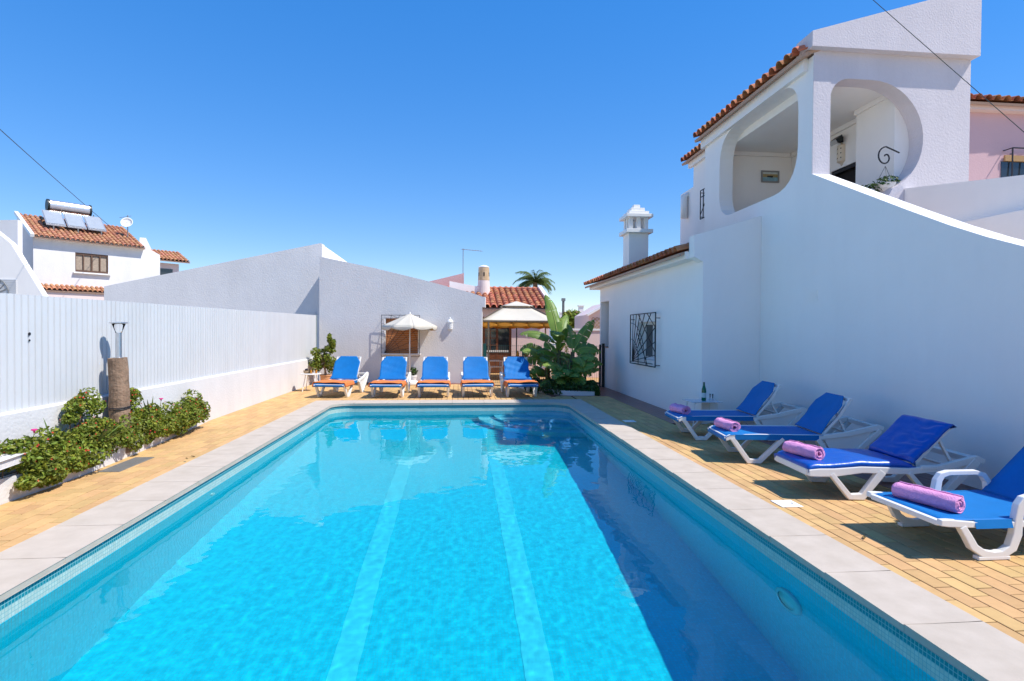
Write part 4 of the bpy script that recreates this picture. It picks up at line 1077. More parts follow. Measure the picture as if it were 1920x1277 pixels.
far_labels = ('blue sling lounger beside the potted shrub and snack table, turned slightly', 'blue sling lounger in front of the shuttered window, left of the parasol foot', 'blue sling lounger third along from the potted shrub, right of the parasol foot', 'blue sling lounger fourth along from the potted shrub, before the green fence post', 'blue sling lounger with creased cloth beside the banana planter')
tow_labels = ('orange towel draped over the foot of the lounger beside the potted shrub', 'orange towel over the foot of the lounger in front of the shuttered window', 'orange towel over the foot of the lounger third from the potted shrub', 'orange towel over the foot of the lounger fourth from the potted shrub', 'orange towel over the foot of the creased lounger by the banana planter')
far_feet = ((597, 655, 744.2, 8), (697, 757.5, 744.8, 2), (783.5, 842.5, 744.3, 0), (865, 924.5, 743.6, -1), (947, 1007.5, 743.6, -2))
for k, (xa, xb, yy, ang) in enumerate(far_feet):
    c = P((xa + xb) / 2, yy, z=0); o = sling_lounger(far_labels[k], 'blue sling loungers in a row facing the pool', creased=(.016 if k == 4 else .006 if k == 1 else .002), seed=k)
    sx = ((P(xb, yy, z=0) - P(xa, yy, z=0)).length) / .655
    o.scale = (1, max(.92, min(1.10, sx)), 1)
    a = math.radians(90 - ang); place(o, c, (math.cos(a), math.sin(a)), .34)
    tw = thing('folded_towel', o.location, tow_labels[k], 'towel', 'orange towels on the lounger feet', o.rotation_euler.z); tw.scale = o.scale
    q = random.Random(40 + k); ph = q.uniform(0, 6)
    def tf(s, v):
        sp = [(-.352, .265, 0), (-.350, .30, 0), (-.336, .356, 0), (-.2, .370, 0), (0, .368, 0), (.2, .370, 0), (.336, .358, 0), (.350, .30, 0), (.353, .255 + .015 * math.sin(ph), 0)]
        p = lerp(sp, s); return (.02 + .62 * v + .012 * math.sin(6 * s + ph), p.x, p.y + .005 * math.sin(9 * v + 13 * s + ph) - (0 if abs(p.x) > .3 else .008))
    bm = NB(); sheet(bm, tf, 36, 20, .012); done('towel_cloth', bm, ORANGE, tw, smooth=True, world=False)


def towel_roll(label, c, ang, L_=.40, r=.062):
    t = thing('rolled_towel', c, label, 'towel', 'pink rolled towels', ang); q = random.Random(int(c[0] * 100)); ph = q.uniform(0, 6)
    def f(s, v):
        turns = 3.2; a = s * turns * 2 * math.pi; rr_ = .012 + (r - .012) * s ** .8
        y = (v - .5) * L_ * (1 + .02 * math.sin(a + ph)); rr_ *= 1 + .035 * math.sin(3 * a + 9 * v + ph) * s + .03 * math.sin(14 * v + ph)
        rr_ += (.0055 * noise.noise((math.cos(a) * 2.2, math.sin(a) * 2.2 + ph, v * 7)) + .003 * noise.noise((math.cos(a) * 5, math.sin(a) * 5 + ph, v * 19))) * s
        return (rr_ * math.cos(a) * 1.06, y + .012 * noise.noise((a * .8, ph, 1)), r * .97 + rr_ * math.sin(a) * (.95 if math.sin(a) > 0 else .93))
    bm = NB(); sheet(bm, f, 130, 30, .010); done('towel_cloth', bm, PINK, t, smooth=True, world=False)
    return t


# right-hand loungers
fr_feet = (((1323, 826.5), (1280, 809.7)), ((1422.6, 871.3), (1368.9, 845.6)), ((1602, 938), (1516, 904)), ((1857, 1051), (1694, 985)))
def axes(nf):
    n_, f_ = P(*nf[0], z=0), P(*nf[1], z=0); v = (f_ - n_); v.z = 0; c = (n_ + f_) / 2; L = v.length; v.normalize(); u = Vector((v.y, -v.x, 0)); return c, u, L
print('right lounger feet:', [tuple(round(q, 2) for q in (*axes(f_)[0], axes(f_)[2], math.degrees(math.atan2(axes(f_)[1].y, axes(f_)[1].x)))) for f_ in fr_feet])
rl = []
for k, lab in ((0, 'blue sling lounger next to the glass topped table with the green bottle'), (1, 'blue sling lounger between the cushioned lounger and the one by the bottle table')):
    c, u, L = axes(fr_feet[k]); o = sling_lounger(lab, 'loungers by the big house', ((1.50, .80), (1.48, .78))[k], .004, 20 + k, (1.88, 1.84)[k], 1.15); a = math.radians((-5, -8)[k]); u = Vector((math.cos(a), math.sin(a), 0)); o.scale = (1, 1.06, 1); place(o, c, u, .34); rl.append((o, u))

# cushioned lounger
c, u, L = axes(fr_feet[2]); o = thing('cushioned_lounger', (0, 0, 0), 'white lounger with a padded shiny blue vinyl cushion', 'sun lounger', 'loungers by the big house')
frame_sides(o, [('side_rail', [(.0, .255), (.10, .258), (.24, .258), (.5, .285), (.95, .272), (1.25, .30), (1.60, .385), (1.67, .36)], [.06, .075, .075, .06, .06, .06, .065, .05]),
                ('front_leg', [(.21, .25), (.39, .032), (.51, .032), (.70, .27)], [.045, .05, .06, .075]), ('rear_leg', [(.95, .26), (1.15, .032), (1.27, .032), (1.60, .37)], [.04, .045, .06, .08])], vin=.285, vout=.33)
bars(o, [('foot_bar', .02, .255, .05, .06, .284), ('rear_bar', 1.61, .372, .09, .05, .284), ('cross_bar', .90, .265, .05, .03, .284), ('rack_bar', 1.36, .315, .05, .02, .284)])
def pad(pts, w, th, ripple=0.):
    def f(s, v):
        p = lerp(pts, s); d = (lerp(pts, min(1, s + .02)) - lerp(pts, max(0, s - .02))).normalized(); nn = Vector((-d.y, d.x, 0))
        e = min(1, min(s, 1 - s) * 14) ** .5 * min(1, min(v, 1 - v) * 14) ** .5
        b = p + nn * (th * (.25 + .75 * e) + ripple * math.sin(40 * s + 4 * math.sin(5 * v) + 6 * noise.noise((s * 5, v * 4, 0))) * max(0, 1 - v * 1.3) * e + .006 * noise.noise((s * 6, v * 5, 4)))
        return (b.x, (v - .5) * 2 * w * (1 - .03 * (1 - e)), b.y)
    return f
bm = NB(); sheet(bm, pad([(-.01, .287, 0), (.1, .290, 0), (.24, .290, 0), (.5, .318, 0), (1.02, .303, 0)], .33, .05), 28, 18, .045); done('seat_cushion', bm, BLUEPAD, o, smooth=True, world=False)
bm = NB(); sheet(bm, pad([(1.0, .335, 0), (1.20, .52, 0), (1.38, .705, 0)], .325, .05, .007), 60, 30, .045); done('back_cushion', bm, BLUEPAD, o, smooth=True, world=False)
for sgn in (-1, 1):
    bm = NB(); beam(bm, (1.27, sgn * .24, .60), (1.42, sgn * .24, .33), .03, .022); done('prop', bm, PLASTIC, o, world=False)
    bm = NB(); a, b = sorted((sgn * .25, sgn * .28)); ribbon(bm, [(1.02, .315), (1.39, .69)], .03, a, b); done('back_rail', bm, PLASTIC, o, world=False)
    bm = NB(); box(bm, (1.06, min(sgn * .286, sgn * .335), .285), (1.22, max(sgn * .286, sgn * .335), .325)); done('hinge_block', bm, PLASTIC, o, world=False, bevel=.01)
a = math.radians(-4); u = Vector((math.cos(a), math.sin(a), 0)); place(o, c, u, .40); rl.append((o, u))

# lounger with armrests
c, u, L = axes(fr_feet[3]); o = thing('armrest_lounger', (0, 0, 0), 'white lounger with looped armrests and sled legs and bright blue sling', 'sun lounger', 'loungers by the big house')
vi, vo = .295, .335
frame_sides(o, [('side_rail', [(-.03, .315), (.03, .31), (.20, .295), (.42, .285), (.9, .29), (1.3, .31), (1.85, .36)], [.05, .06, .05, .05, .05, .05, .05]),
                ('sled_leg', [(.13, .28), (.175, .20), (.22, .11), (.29, .055), (.37, .036), (.44, .042), (.51, .09), (.545, .20), (.555, .34), (.57, .44), (.60, .49), (.66, .51), (.90, .51), (.97, .485), (1.01, .42), (1.02, .33)], [.05, .055, .06, .06, .06, .06, .065, .07, .06, .055, .05, .045, .045, .045, .045, .045]),
                ('rear_leg', [(1.30, .30), (1.37, .12), (1.46, .045), (1.56, .036), (1.66, .06), (1.74, .2), (1.78, .34)], .055)], vin=vi, vout=vo)
for sgn in (-1, 1):
    for ub in (.37, 1.56):
        bm = NB(); box(bm, (ub - .12, min(sgn * vi, sgn * vo) - .004, 0), (ub + .12, max(sgn * vi, sgn * vo) + .004, .03)); done('foot_block', bm, PLASTIC, o, world=False, bevel=.006)
bars(o, [('foot_bar', .0, .30, .05, .045, .294), ('cross_bar', .9, .275, .05, .03, .294), ('rear_bar', 1.84, .35, .05, .045, .294)])
def seat4(s, v):
    p = lerp([(.005, .28, 0), (.0, .318, 0), (.04, .335, 0), (.3, .328, 0), (.95, .335, 0)], s); y = (v - .5) * .64
    return (p.x, y, p.y - .022 * (1 - (2 * v - 1) ** 2) * math.sin(math.pi * min(1, max(0, (s - .08) / .92))))
bm = NB(); sheet(bm, seat4, 24, 14, .005); done('seat_sling', bm, BLUE, o, smooth=True, world=False)
for sgn in (-1, 1):
    bm = NB(); prism(bm, [(.22, sgn * .326, .332), (.50, sgn * .326, .332), (.50, sgn * .342, .265), (.22, sgn * .342, .265)], (0, sgn * .004, 0)); done('sling_flap', bm, BLUE, o, world=False)
def back4(s, v):
    b = Vector((.95, .335)).lerp(Vector((1.52, .98)), s); y = (v - .5) * .60; sg = -.03 * math.sin(math.pi * s) * (1 - (2 * v - 1) ** 2)
    return (b.x - .75 * sg, y, b.y + .65 * sg)
bm = NB(); sheet(bm, back4, 20, 12, .005); done('back_sling', bm, BLUE, o, smooth=True, world=False)
for sgn in (-1, 1):
    bm = NB(); a, b = sorted((sgn * .27, sgn * .295)); ribbon(bm, [(.97, .315), (1.54, .965)], .035, a, b); done('back_rail', bm, PLASTIC, o, world=False)
    bm = NB(); beam(bm, (1.36, sgn * .24, .76), (1.62, sgn * .24, .335), .025, .025); done('prop', bm, PLASTIC, o, world=False)
bm = NB(); box(bm, (1.52, -.296, .95), (1.56, .296, .99)); done('back_top_bar', bm, PLASTIC, o, world=False, bevel=.01)
u = Vector((1, 0, 0)); o.scale = (1, 1.05, .84); place(o, c, u, .32); rl.append((o, u))

tl = ('pink rolled towel on the lounger next to the green bottle table', 'pink rolled towel on the lounger between the cushioned one and the bottle table', 'pink rolled towel lying on the padded vinyl cushion', 'pink rolled towel on the lounger with armrests')
for k, (o, u) in enumerate(rl):
    uu, zz_ = ((.14, .343), (.14, .343), (.13, .342), (.20, .274))[k]
    v = Vector((-u.y, u.x, 0)); p = Vector(o.location) + u * uu + v * (.06, .05, .02, .02)[k]
    towel_roll(tl[k], (p.x, p.y, zz_), o.rotation_euler.z + (.25, .2, .28, .30)[k], (.36, .38, .40, .44)[k])

# ================================================================== SMALL FURNITURE
# glass-topped side table with bottle and glass
tc = P(1335, 796, z=0); tc = Vector((tc.x - .18, tc.y, 0))
st = thing('side_table', tc, 'small table with glass top and white wire legs against the annex end', 'table')
th_ = .40
bm = NB(); box(bm, (tc.x - .27, tc.y - .2, th_), (tc.x + .27, tc.y + .2, th_ + .012)); done('table_top', bm, mat('frosted_top', (.55, .62, .70), .12, .05, 6, spec=.6), st, bevel=.004)
for sx_, sy_ in ((-1, -1), (1, -1), (1, 1), (-1, 1)):
    bm = NB(); tube(bm, [(tc.x + sx_ * .14, tc.y + sy_ * .12, th_ - .002), (tc.x + sx_ * .20, tc.y + sy_ * .15, th_ - .03), (tc.x + sx_ * .23, tc.y + sy_ * .17, .0)], .009, 6); done('leg', bm, PLASTIC, st)
bc = P(1338, 760, z=th_ + .012)
bot_ = thing('green_bottle', (tc.x + .02, tc.y - .02, th_ + .012), 'tall green glass bottle with a pale label on the glass topped table', 'bottle')
BG = mat('green_glass', (.0, .16, .07), .08, spec=.7, trans=.35)
b0 = Vector((tc.x + .02, tc.y - .02, th_ + .0125)); bm = NB()
lathe(bm, [(.034, 0), (.038, .01), (.038, .16), (.034, .20), (.018, .25), (.0145, .29), (.0145, .30)], b0, 16); done('glass_body', bm, BG, bot_, smooth=True)
bm = NB(); lathe(bm, [(.0385, .055), (.0385, .135)], b0, 16); done('label_band', bm, mat('pale_label', (.55, .68, .66), .6, .25, 50), bot_)
bm = NB(); lathe(bm, [(.0348, .188), (.030, .212)], b0, 16); done('neck_label', bm, mat('pale_label', (.55, .68, .66)), bot_)
bm = NB(); lathe(bm, [(.0155, .296), (.0155, .312), (.010, .315)], b0, 12); done('cap', bm, GREENP, bot_)
gl = thing('water_glass', (tc.x + .14, tc.y - .05, th_ + .012), 'clear tumbler beside the green bottle', 'glass')
bm = NB(); lathe(bm, [(.026, 0), (.032, .12), (.030, .12), (.024, .008)], (tc.x + .14, tc.y - .05, th_ + .0125), 14); done('tumbler', bm, GLASS, gl, smooth=True)

# white side table with fruit bowl and juice
t2 = P(583, 733, z=0); ts = thing('snack_table', t2, 'small white round table with juice glasses beside the potted shrub', 'table')
bm = NB(); lathe(bm, [(.24, 0), (.25, .006), (.25, .018), (.24, .024)], (t2.x, t2.y, .43), 24); done('table_top', bm, PLASTIC, ts)
for a in (45, 135, 225, 315):
    a = math.radians(a); bm = NB(); tube(bm, [(t2.x + .15 * math.cos(a), t2.y + .15 * math.sin(a), .43), (t2.x + .24 * math.cos(a), t2.y + .24 * math.sin(a), 0)], .012, 8); done('leg', bm, PLASTIC, ts)
zt2 = .4545
fb = thing('fruit_basket', (t2.x - .10, t2.y + .03, zt2), 'small woven basket of dark grapes on the snack table', 'basket')
bm = NB(); lathe(bm, [(.06, 0), (.095, .03), (.10, .075), (.09, .075), (.055, .012)], (t2.x - .10, t2.y + .03, zt2), 16); done('basket', bm, mat('wicker', (.50, .36, .22), .8, .5, 60, .8, 120), fb)
bm = NB()
for k in range(22):
    a = rs.uniform(0, 6.28); r_ = rs.uniform(0, .065); c_ = Vector((t2.x - .10 + r_ * math.cos(a), t2.y + .03 + r_ * math.sin(a), zt2 + .085 + rs.uniform(-.01, .03)))
    g_ = bmesh.ops.create_icosphere(bm, subdivisions=1, radius=.016); bmesh.ops.translate(bm, vec=c_, verts=g_['verts'])
o = done('grapes', bm, mat('dark_grape', (.025, .012, .03), .35), fb, smooth=True); o['kind'] = 'stuff'
JU = mat('orange_juice', (.90, .42, .02), .3, trans=.3)
for k, (dx, dy, lab) in enumerate(((.02, -.06, 'glass of orange juice next to the grape basket'), (.13, .02, 'glass of orange juice at the shrub side of the snack table'))):
    p = Vector((t2.x + dx, t2.y + dy, zt2)); jg = thing('juice_glass', p, lab, 'glass', 'juice glasses on the snack table')
    bm = NB(); lathe(bm, [(.033, .004), (.039, .085)], p, 16); done('juice', bm, JU, jg)
    bm = NB(); lathe(bm, [(.036, 0), (.042, .105), (.0405, .105), (.0345, .003)], p, 16); done('tumbler', bm, GLASS, jg, smooth=True)

# potted shrub in the corner
pp_ = P(600, 722, z=0); pp_ = Vector((-3.82, 16.45, 0))
ps = thing('potted_shrub', pp_, 'leafy green potted shrub in the corner by the fence end', 'shrub')
bm = NB(); lathe(bm, [(.12, 0), (.15, .26), (.165, .26), (.165, .30), (.14, .30), (.13, .26)], pp_, 18); done('pot', bm, TERRAP, ps, smooth=False)
bm = NB()
for k in range(5): tube(bm, [(pp_.x + rs.gauss(0, .03), pp_.y + rs.gauss(0, .03), .25), (pp_.x + rs.gauss(0, .12), pp_.y + rs.gauss(0, .1), .85)], .012, 5)
o = done('stems', bm, WOODP, ps); o['kind'] = 'stuff'
qs = random.Random(31); blobs = [((pp_.x + qs.uniform(-.30, .22), pp_.y + qs.uniform(-.2, .2), qs.uniform(.42, 1.0)), (qs.uniform(.09, .16),) * 3) for k in range(22)] + [((pp_.x + .16 + qs.uniform(-.08, .08), pp_.y + qs.uniform(-.08, .08), 1.0 + .045 * k), (.10 - .006 * k, .10 - .006 * k, .09)) for k in range(10)]
leaf_mesh('foliage', blobs, 3600, .036, LEAF1, ps, rs)

# parasol
pb = P(768, 721, z=0)
par = thing('parasol', pb, 'white scalloped parasol with beige lining behind the loungers', 'parasol')
ptz = P(768, 588, y=pb.y).z; prz = P(768, 611, y=pb.y).z; prr = abs(P(716, 608, y=pb.y).x - P(820, 608, y=pb.y).x) / 2
bm = NB(); lathe(bm, [(.24, 0), (.27, .02), (.27, .07), (.22, .11), (.05, .12), (.035, .16)], pb, 24); done('base', bm, PLASTIC, par)
bm = NB(); tube(bm, [pb + Vector((0, 0, .1)), Vector((pb.x, pb.y, ptz - .02))], .019, 10); done('pole', bm, PLASTIC, par, smooth=True)
bm = NB(); tube(bm, [pb + Vector((0, 0, .78)), pb + Vector((0, 0, .86))], .034, 10); beam(bm, pb + Vector((-.09, -.02, .80)), pb + Vector((0, -.02, .82)), .02, .02); done('clamp', bm, PLASTIC, par)
NS = 8
def canopy_pt(k, s, sub=0.):
    a = 2 * math.pi * (k + sub) / NS + .2; rr_ = prr * s * (math.cos(math.pi / NS) / math.cos((sub - .5) * 2 * math.pi / NS) if 0 < sub < 1 else 1.0)
    z = ptz - (ptz - prz) * (s ** 1.02) - .02 * math.sin(math.pi * sub) * s
    return Vector((pb.x + rr_ * math.cos(a), pb.y + rr_ * math.sin(a), z))
for k in range(NS):
    bm = NB(); sheet(bm, lambda s, v: canopy_pt(k, .03 + .97 * s, v), 8, 6, .004); done('canopy_panel', bm, WHITEC, par, smooth=True)
    bm = NB()
    def val(s, v):
        p = canopy_pt(k, 1.0, v); d = (p - Vector((pb.x, pb.y, p.z))).normalized(); return p + d * (.004 + .01 * math.sin(3 * math.pi * v) * s) - Vector((0, 0, s * (.075 + .045 * math.sin(math.pi * v))))
    sheet(bm, val, 3, 8, .003); done('valance', bm, WHITEC if k in (4, 5, 6, 7) else BEIGE, par, smooth=True)
    bm = NB(); tube(bm, [canopy_pt(k, .05) - Vector((0, 0, .02)), canopy_pt(k, .97) - Vector((0, 0, .015))], .006, 5); rb = done('rib', bm, PLASTIC, par)
bm = NB(); lathe(bm, [(.03, 0), (.02, .03), (.008, .06)], (pb.x, pb.y, ptz - .01), 10); done('finial', bm, PLASTIC, par)
# small pot behind the parasol
q = Vector((pb.x + .05, pb.y + .22, 0)); q = Vector((-1.36, wall_y(-1.36) - .16, 0)); sp = thing('plant_pot', q, 'small pale pot with a dark plant against the rear wall', 'pot')
bm = NB(); lathe(bm, [(.08, 0), (.11, .2), (.12, .2), (.12, .24), (.1, .24), (.09, .2)], q, 14); done('pot', bm, CERAM, sp)
leaf_mesh('foliage', [((q.x, q.y - .02, .36), (.13, .11, .12))], 160, .035, LEAF2, sp, rs)

# ================================================================== BANANA PLANTER, MESH FENCE, PATIO
bpl = [(1.70, 15.6), (1.78, 15.0), (2.0, 14.3), (2.35, 13.75), (2.75, 13.50), (3.36, 13.44)]
bplan = thing('banana_planter', (2.7, 14.3, 0), 'low white kerbed planter holding the banana clump', 'planter')
bm = NB(); prism(bm, [(x, y, -.012) for x, y in bpl] + [(x + (.06 if x < 3 else 0), y + .09, -.012) for x, y in bpl[::-1]], (0, 0, .11)); done('kerb', bm, LOWW, bplan, bevel=.012)
bm = NB(); prism(bm, [(x + .07, y + .092, -.01) for x, y in bpl] + [(3.42, 15.4, -.01), (1.8, 15.72, -.01)], (0, 0, .07)); done('soil', bm, SOIL, bplan)
ivy = leaf_mesh('ivy_ground_cover', [((2.05, 14.75, .12), (.30, .7, .22)), ((2.5, 14.0, .12), (.40, .42, .24)), ((3.0, 13.85, .13), (.42, .34, .26)), ((3.35, 13.75, .10), (.20, .28, .26)), ((2.7, 14.5, .14), (.7, .7, .25)), ((3.42, 13.5, .02), (.07, .10, .22))], 9000, .034, LEAF2, None, rs)
tag(ivy, 'dark glossy ivy ground cover under the banana leaves', 'ivy')

ban = thing('banana_plant', (2.75, 14.6, .05), 'big banana clump with broad torn leaves beside the green gate', 'banana plant')
def banana_leaf(base, az, L, W, rise, droop, seed, m=BANANA, roll=.75):
    q = random.Random(seed); d = Vector((math.cos(az), math.sin(az), 0)); sv = Vector((-d.y, d.x, 0)); n = 22; bm = NB(); mid = []
    p = Vector(base); ang = rise
    for i in range(n + 1):
        t = i / n; mid.append(p.copy()); ang = rise - droop * t ** 1.3; p = p + (d * math.cos(ang) + Vector((0, 0, math.sin(ang)))) * (L / n)
    tw = q.uniform(-.12, .12); roll = roll * q.uniform(.6, 1.2) * (1 if d.x > 0 else -1) * min(1, abs(d.x) * 1.6)
    for sgn in (-1, 1):
        prev = None; dip = 0.
        for i in range(n + 1):
            t = i / n
            if t < .12: continue
            w = W * (math.sin(math.pi * min(1, (t - .12) / .88 * .97 + .03)) ** .55) * (1 - .25 * t)
            tg = (mid[min(i + 1, n)] - mid[max(i - 1, 0)]).normalized(); up = sv.cross(tg) * -1
            if up.z < 0: up = -up
            fold = .16 + dip + tw * sgn; sr = sv * math.cos(roll) + up * math.sin(roll); up = up * math.cos(roll) - sv * math.sin(roll); o_ = sr * sgn
            row = [bm.verts.new(mid[i]), bm.verts.new(mid[i] + (o_ * .55 + up * .05) * w), bm.verts.new(mid[i] + (o_ * math.cos(fold) - up * (math.sin(fold) - .08)) * w + Vector((0, 0, .006 * math.sin(i * 2.1 + seed))))]
            if prev:
                bm.faces.new((prev[0], prev[1], row[1], row[0])); bm.faces.new((prev[1], prev[2], row[2], row[1]))
            if q.random() < .24 and .2 < t < .95:      # a tear: drop the outer strip
                row = [row[0], bm.verts.new(row[1].co + tg * .012), bm.verts.new(row[2].co + tg * .025 - Vector((0, 0, .02)))]; dip = q.uniform(-.1, .35)
            prev = row
    me_o = done('leaf', bm, m, ban, smooth=True, norm=False)
    bm = NB(); tube(bm, mid, [.020 * (1 - .85 * i / n) + .003 for i in range(n + 1)], 6); done('midrib', bm, mat('banana_rib', (.24, .30, .06), .5), me_o, smooth=True)
stems = [((2.60, 14.45), 1.25, .075), ((2.95, 14.35), 1.05, .07), ((2.35, 14.6), .85, .06), ((3.1, 14.7), .9, .06), ((2.75, 14.15), .55, .05)]
for (x, y), h, r_ in stems:
    bm = NB(); tube(bm, [(x, y, .03), (x + .02, y, h * .5), (x + .03, y - .01, h)], [r_ * 1.2, r_, r_ * .7], 12); done('pseudo_stem', bm, BANSTEM, ban, smooth=True)
bl = [  # stem index, height fraction, azimuth degrees, length, half width, rise, droop
    (0, 1, 118, 1.55, .17, 1.38, .55), (0, 1, 178, 1.15, .19, .75, 1.15), (1, 1, 25, 1.45, .17, 1.05, .35), (1, 1, 332, .95, .20, .75, 1.6), (0, 1, 255, .95, .19, 1.15, 2.0), (2, 1, 172, .95, .17, 1.1, 1.9),
    (2, 1, 205, .90, .18, .75, 1.1), (2, .9, 150, .85, .15, .95, 1.4), (3, 1, 5, 1.0, .18, .7, 1.1), (3, .8, 350, .95, .16, .42, .9), (4, 1, 315, .90, .18, .62, .9), (4, 1, 345, .95, .16, .85, 1.0), (4, 1, 210, .85, .17, .72, 1.1),
    (4, .9, 265, .60, .15, 1.0, 2.3), (1, .8, 300, .85, .18, .6, 1.2), (2, .6, 225, .75, .16, .5, 1.0), (3, .7, 330, .85, .16, .3, .8), (0, .8, 285, .85, .15, 1.35, .7), (1, 1, 90, 1.1, .17, 1.2, .9), (0, 1, 60, 1.1, .17, 1.25, .8), (1, .7, 280, .75, .17, .45, 1.4), (2, .8, 250, .75, .17, .9, 1.6), (4, .7, 240, .70, .15, .3, .9), (4, .7, 300, .70, .15, .25, .9)]
qb = random.Random(77)
for k in range(22):
    si = qb.randrange(5); bl.append((si, qb.uniform(.45, 1.0), qb.choice((qb.uniform(160, 260), qb.uniform(280, 370), qb.uniform(200, 340))), qb.uniform(.65, .95), qb.uniform(.14, .19), qb.uniform(.3, 1.1), qb.uniform(.9, 1.8)))
for k, (si, hf, az, L_, W_, rise, droop) in enumerate(bl):
    W_ *= 1.28
    if math.cos(math.radians(az)) > .8: L_ *= .8
    (x, y), h, r_ = stems[si]; banana_leaf((x + .03, y - .01, h * hf - .05), math.radians(az), L_, W_, rise, droop, k + 3)
for k, (si, az) in enumerate(((0, 230), (1, 290), (2, 260), (4, 200), (0, 310), (1, 250))):
    (x, y), h, r_ = stems[si]; banana_leaf((x, y, h * .7), math.radians(az), .6, .07, .4, 2.9, 60 + k, DRYLEAF)
bm = NB(); fbp = P(1062, 654, y=14.0)
for k in range(14):
    a = k * 2.4; tube(bm, [fbp + Vector((.02 * math.cos(a), .02 * math.sin(a), .06 - k * .011)), fbp + Vector((.055 * math.cos(a), .055 * math.sin(a), .08 - k * .011))], [.013, .006], 6)
tube(bm, [Vector((2.63, 14.3, 1.1)), fbp + Vector((0, .08, .12)), fbp + Vector((0, 0, -.09))], .012, 6)
done('flower_spike', bm, mat('yellow_flower', (.72, .42, .04), .6, .3, 20), ban)

# green mesh fence and gate
mf = thing('mesh_fence', (1.0, 16.2, 0), 'green wire mesh fence behind the right hand end of the lounger row', 'fence')
f0, f1 = Vector((.76, 16.27, 0)), Vector((3.66, 15.80, 0)); ftop = P(905, 646, y=16.27).z; fd = (f1 - f0)
bm = NB(); box(bm, (f0.x - .045, f0.y - .045, -.006), (f0.x + .045, f0.y + .045, ftop + .03)); done('post', bm, GREENP, mf)
bm = NB(); box(bm, (f1.x - .03, f1.y - .03, -.006), (f1.x + .03, f1.y + .03, ftop + .02)); done('post', bm, BLACKP, mf)
def mesh_panel(nm, a, b, zt, par_, zb=.06):
    bm = NB(); d = b - a; n = int(d.length / .055)
    for i in range(n + 1):
        p = a + d * (i / n); beam(bm, p + Vector((0, 0, zb)), p + Vector((0, 0, zt)), .005, .005)
    for z_ in (zb + .02, .25, .45, .50, .75, .95, 1.0, zt - .03): beam(bm, a + Vector((0, -.005, z_)), b + Vector((0, -.005, z_)), .006, .006)
    o = done(nm, bm, GREENP, par_); o['kind'] = 'stuff'
mesh_panel('wire_mesh', f0 + Vector((.05, 0, 0)), f1 - Vector((.035, 0, 0)), ftop, mf)
gt = thing('mesh_gate', (3.95, 15.72, 0), 'narrow dark green mesh gate hung beside the annex corner', 'gate')
ga, gb = Vector((3.72, 15.79, 0)), P(1124, 722, z=0); gb = Vector((4.06, 15.73, 0)); gz = P(1130, 646, y=15.7).z
bm = NB(); box(bm, (4.05, 15.70, -.006), (4.10, 15.75, gz)); done('gate_stile', bm, BLACKP, gt)
bm = NB(); box(bm, (4.12, 15.65, -.006), (4.19, 15.72, gz + .03)); done('hinge_post', bm, BLACKP, gt)
bm = NB(); beam(bm, (3.72, 15.79, gz - .16), (4.05, 15.73, gz - .16), .03, .04); beam(bm, (3.72, 15.79, .1), (4.05, 15.73, .1), .03, .04); done('gate_rail', bm, BLACKP, gt)
bm = NB(); box(bm, (3.98, 15.66, .62), (4.075, 15.70, .74)); tube(bm, [(3.99, 15.66, .70), (3.99, 15.60, .70), (3.90, 15.60, .70)], .010, 6); done('lock', bm, BLACKP, gt)
mesh_panel('wire_mesh', Vector((3.74, 15.787, 0)), Vector((4.04, 15.732, 0)), gz - .02, gt, .08)

# patio house
YP = 21.0
ph_ = thing('patio_house', (2, YP, 0), 'pink patio house with a terracotta tile roof and glazed doors', 'house')
pz = P(970, 579, y=YP).z; xl_, xr_ = P(800, 579, y=YP).x, P(1036, 579, y=YP).x
d0, d1 = P(905, 592, y=YP).x - .35, P(959.5, 592, y=YP).x; dtop = P(930, 600, y=YP).z + .12
bm = NB(); prism(bm, [(xl_, YP, -.03), (d0, YP, -.03), (d0, YP, dtop), (d1, YP, dtop), (d1, YP, -.03), (xr_ - .12, YP, -.03), (xr_ - .12, YP, pz), (xl_, YP, pz)], (0, .25, 0)); done('front_wall', bm, PINKW, ph_)
rise_ = (P(1000, 541, y=YP + 3.2).z - pz - .1) / 3.2; upp = Vector((0, 1, rise_)).normalized()
ncp = int((xr_ - xl_ - .15) / .245); TILEW = tile_mesh(.245, .46, .092, name='roof_tile'); TILEW.materials.append(TERRA)
tile_roof(ph_, (xr_ - .15 - ncp * .245, YP - .30, pz + .0), (1, 0, 0), upp, ncp, 9, 9, me=TILEW, step=.385, w=.245, seed=12)
bm = NB(); e0_, e1_ = Vector((xr_ - .06, YP - .32, pz + .06)), Vector((xr_ - .06, YP - .32, pz + .06)) + upp * 3.6; beam(bm, e0_, e1_, .16, .2); done('rake_trim', bm, CERAM, ph_)
bm = NB(); prism(bm, [(xr_ - .121, YP + .2505, -.03), (xr_ - .121, YP + 3.2, -.03), (xr_ - .121, YP + 3.2, pz + 3.1 * rise_), (xr_ - .121, YP + .2505, pz)], (-.2, 0, 0)); done('side_wall', bm, PINKW, ph_)
bm = NB(); ridge = Vector((0, YP - .30, pz)) + upp * 3.46
tube(bm, [(xl_, ridge.y, ridge.z + .03), (xr_ - .1, ridge.y, ridge.z + .03)], .07, 10); done('ridge', bm, TERRA, ph_)
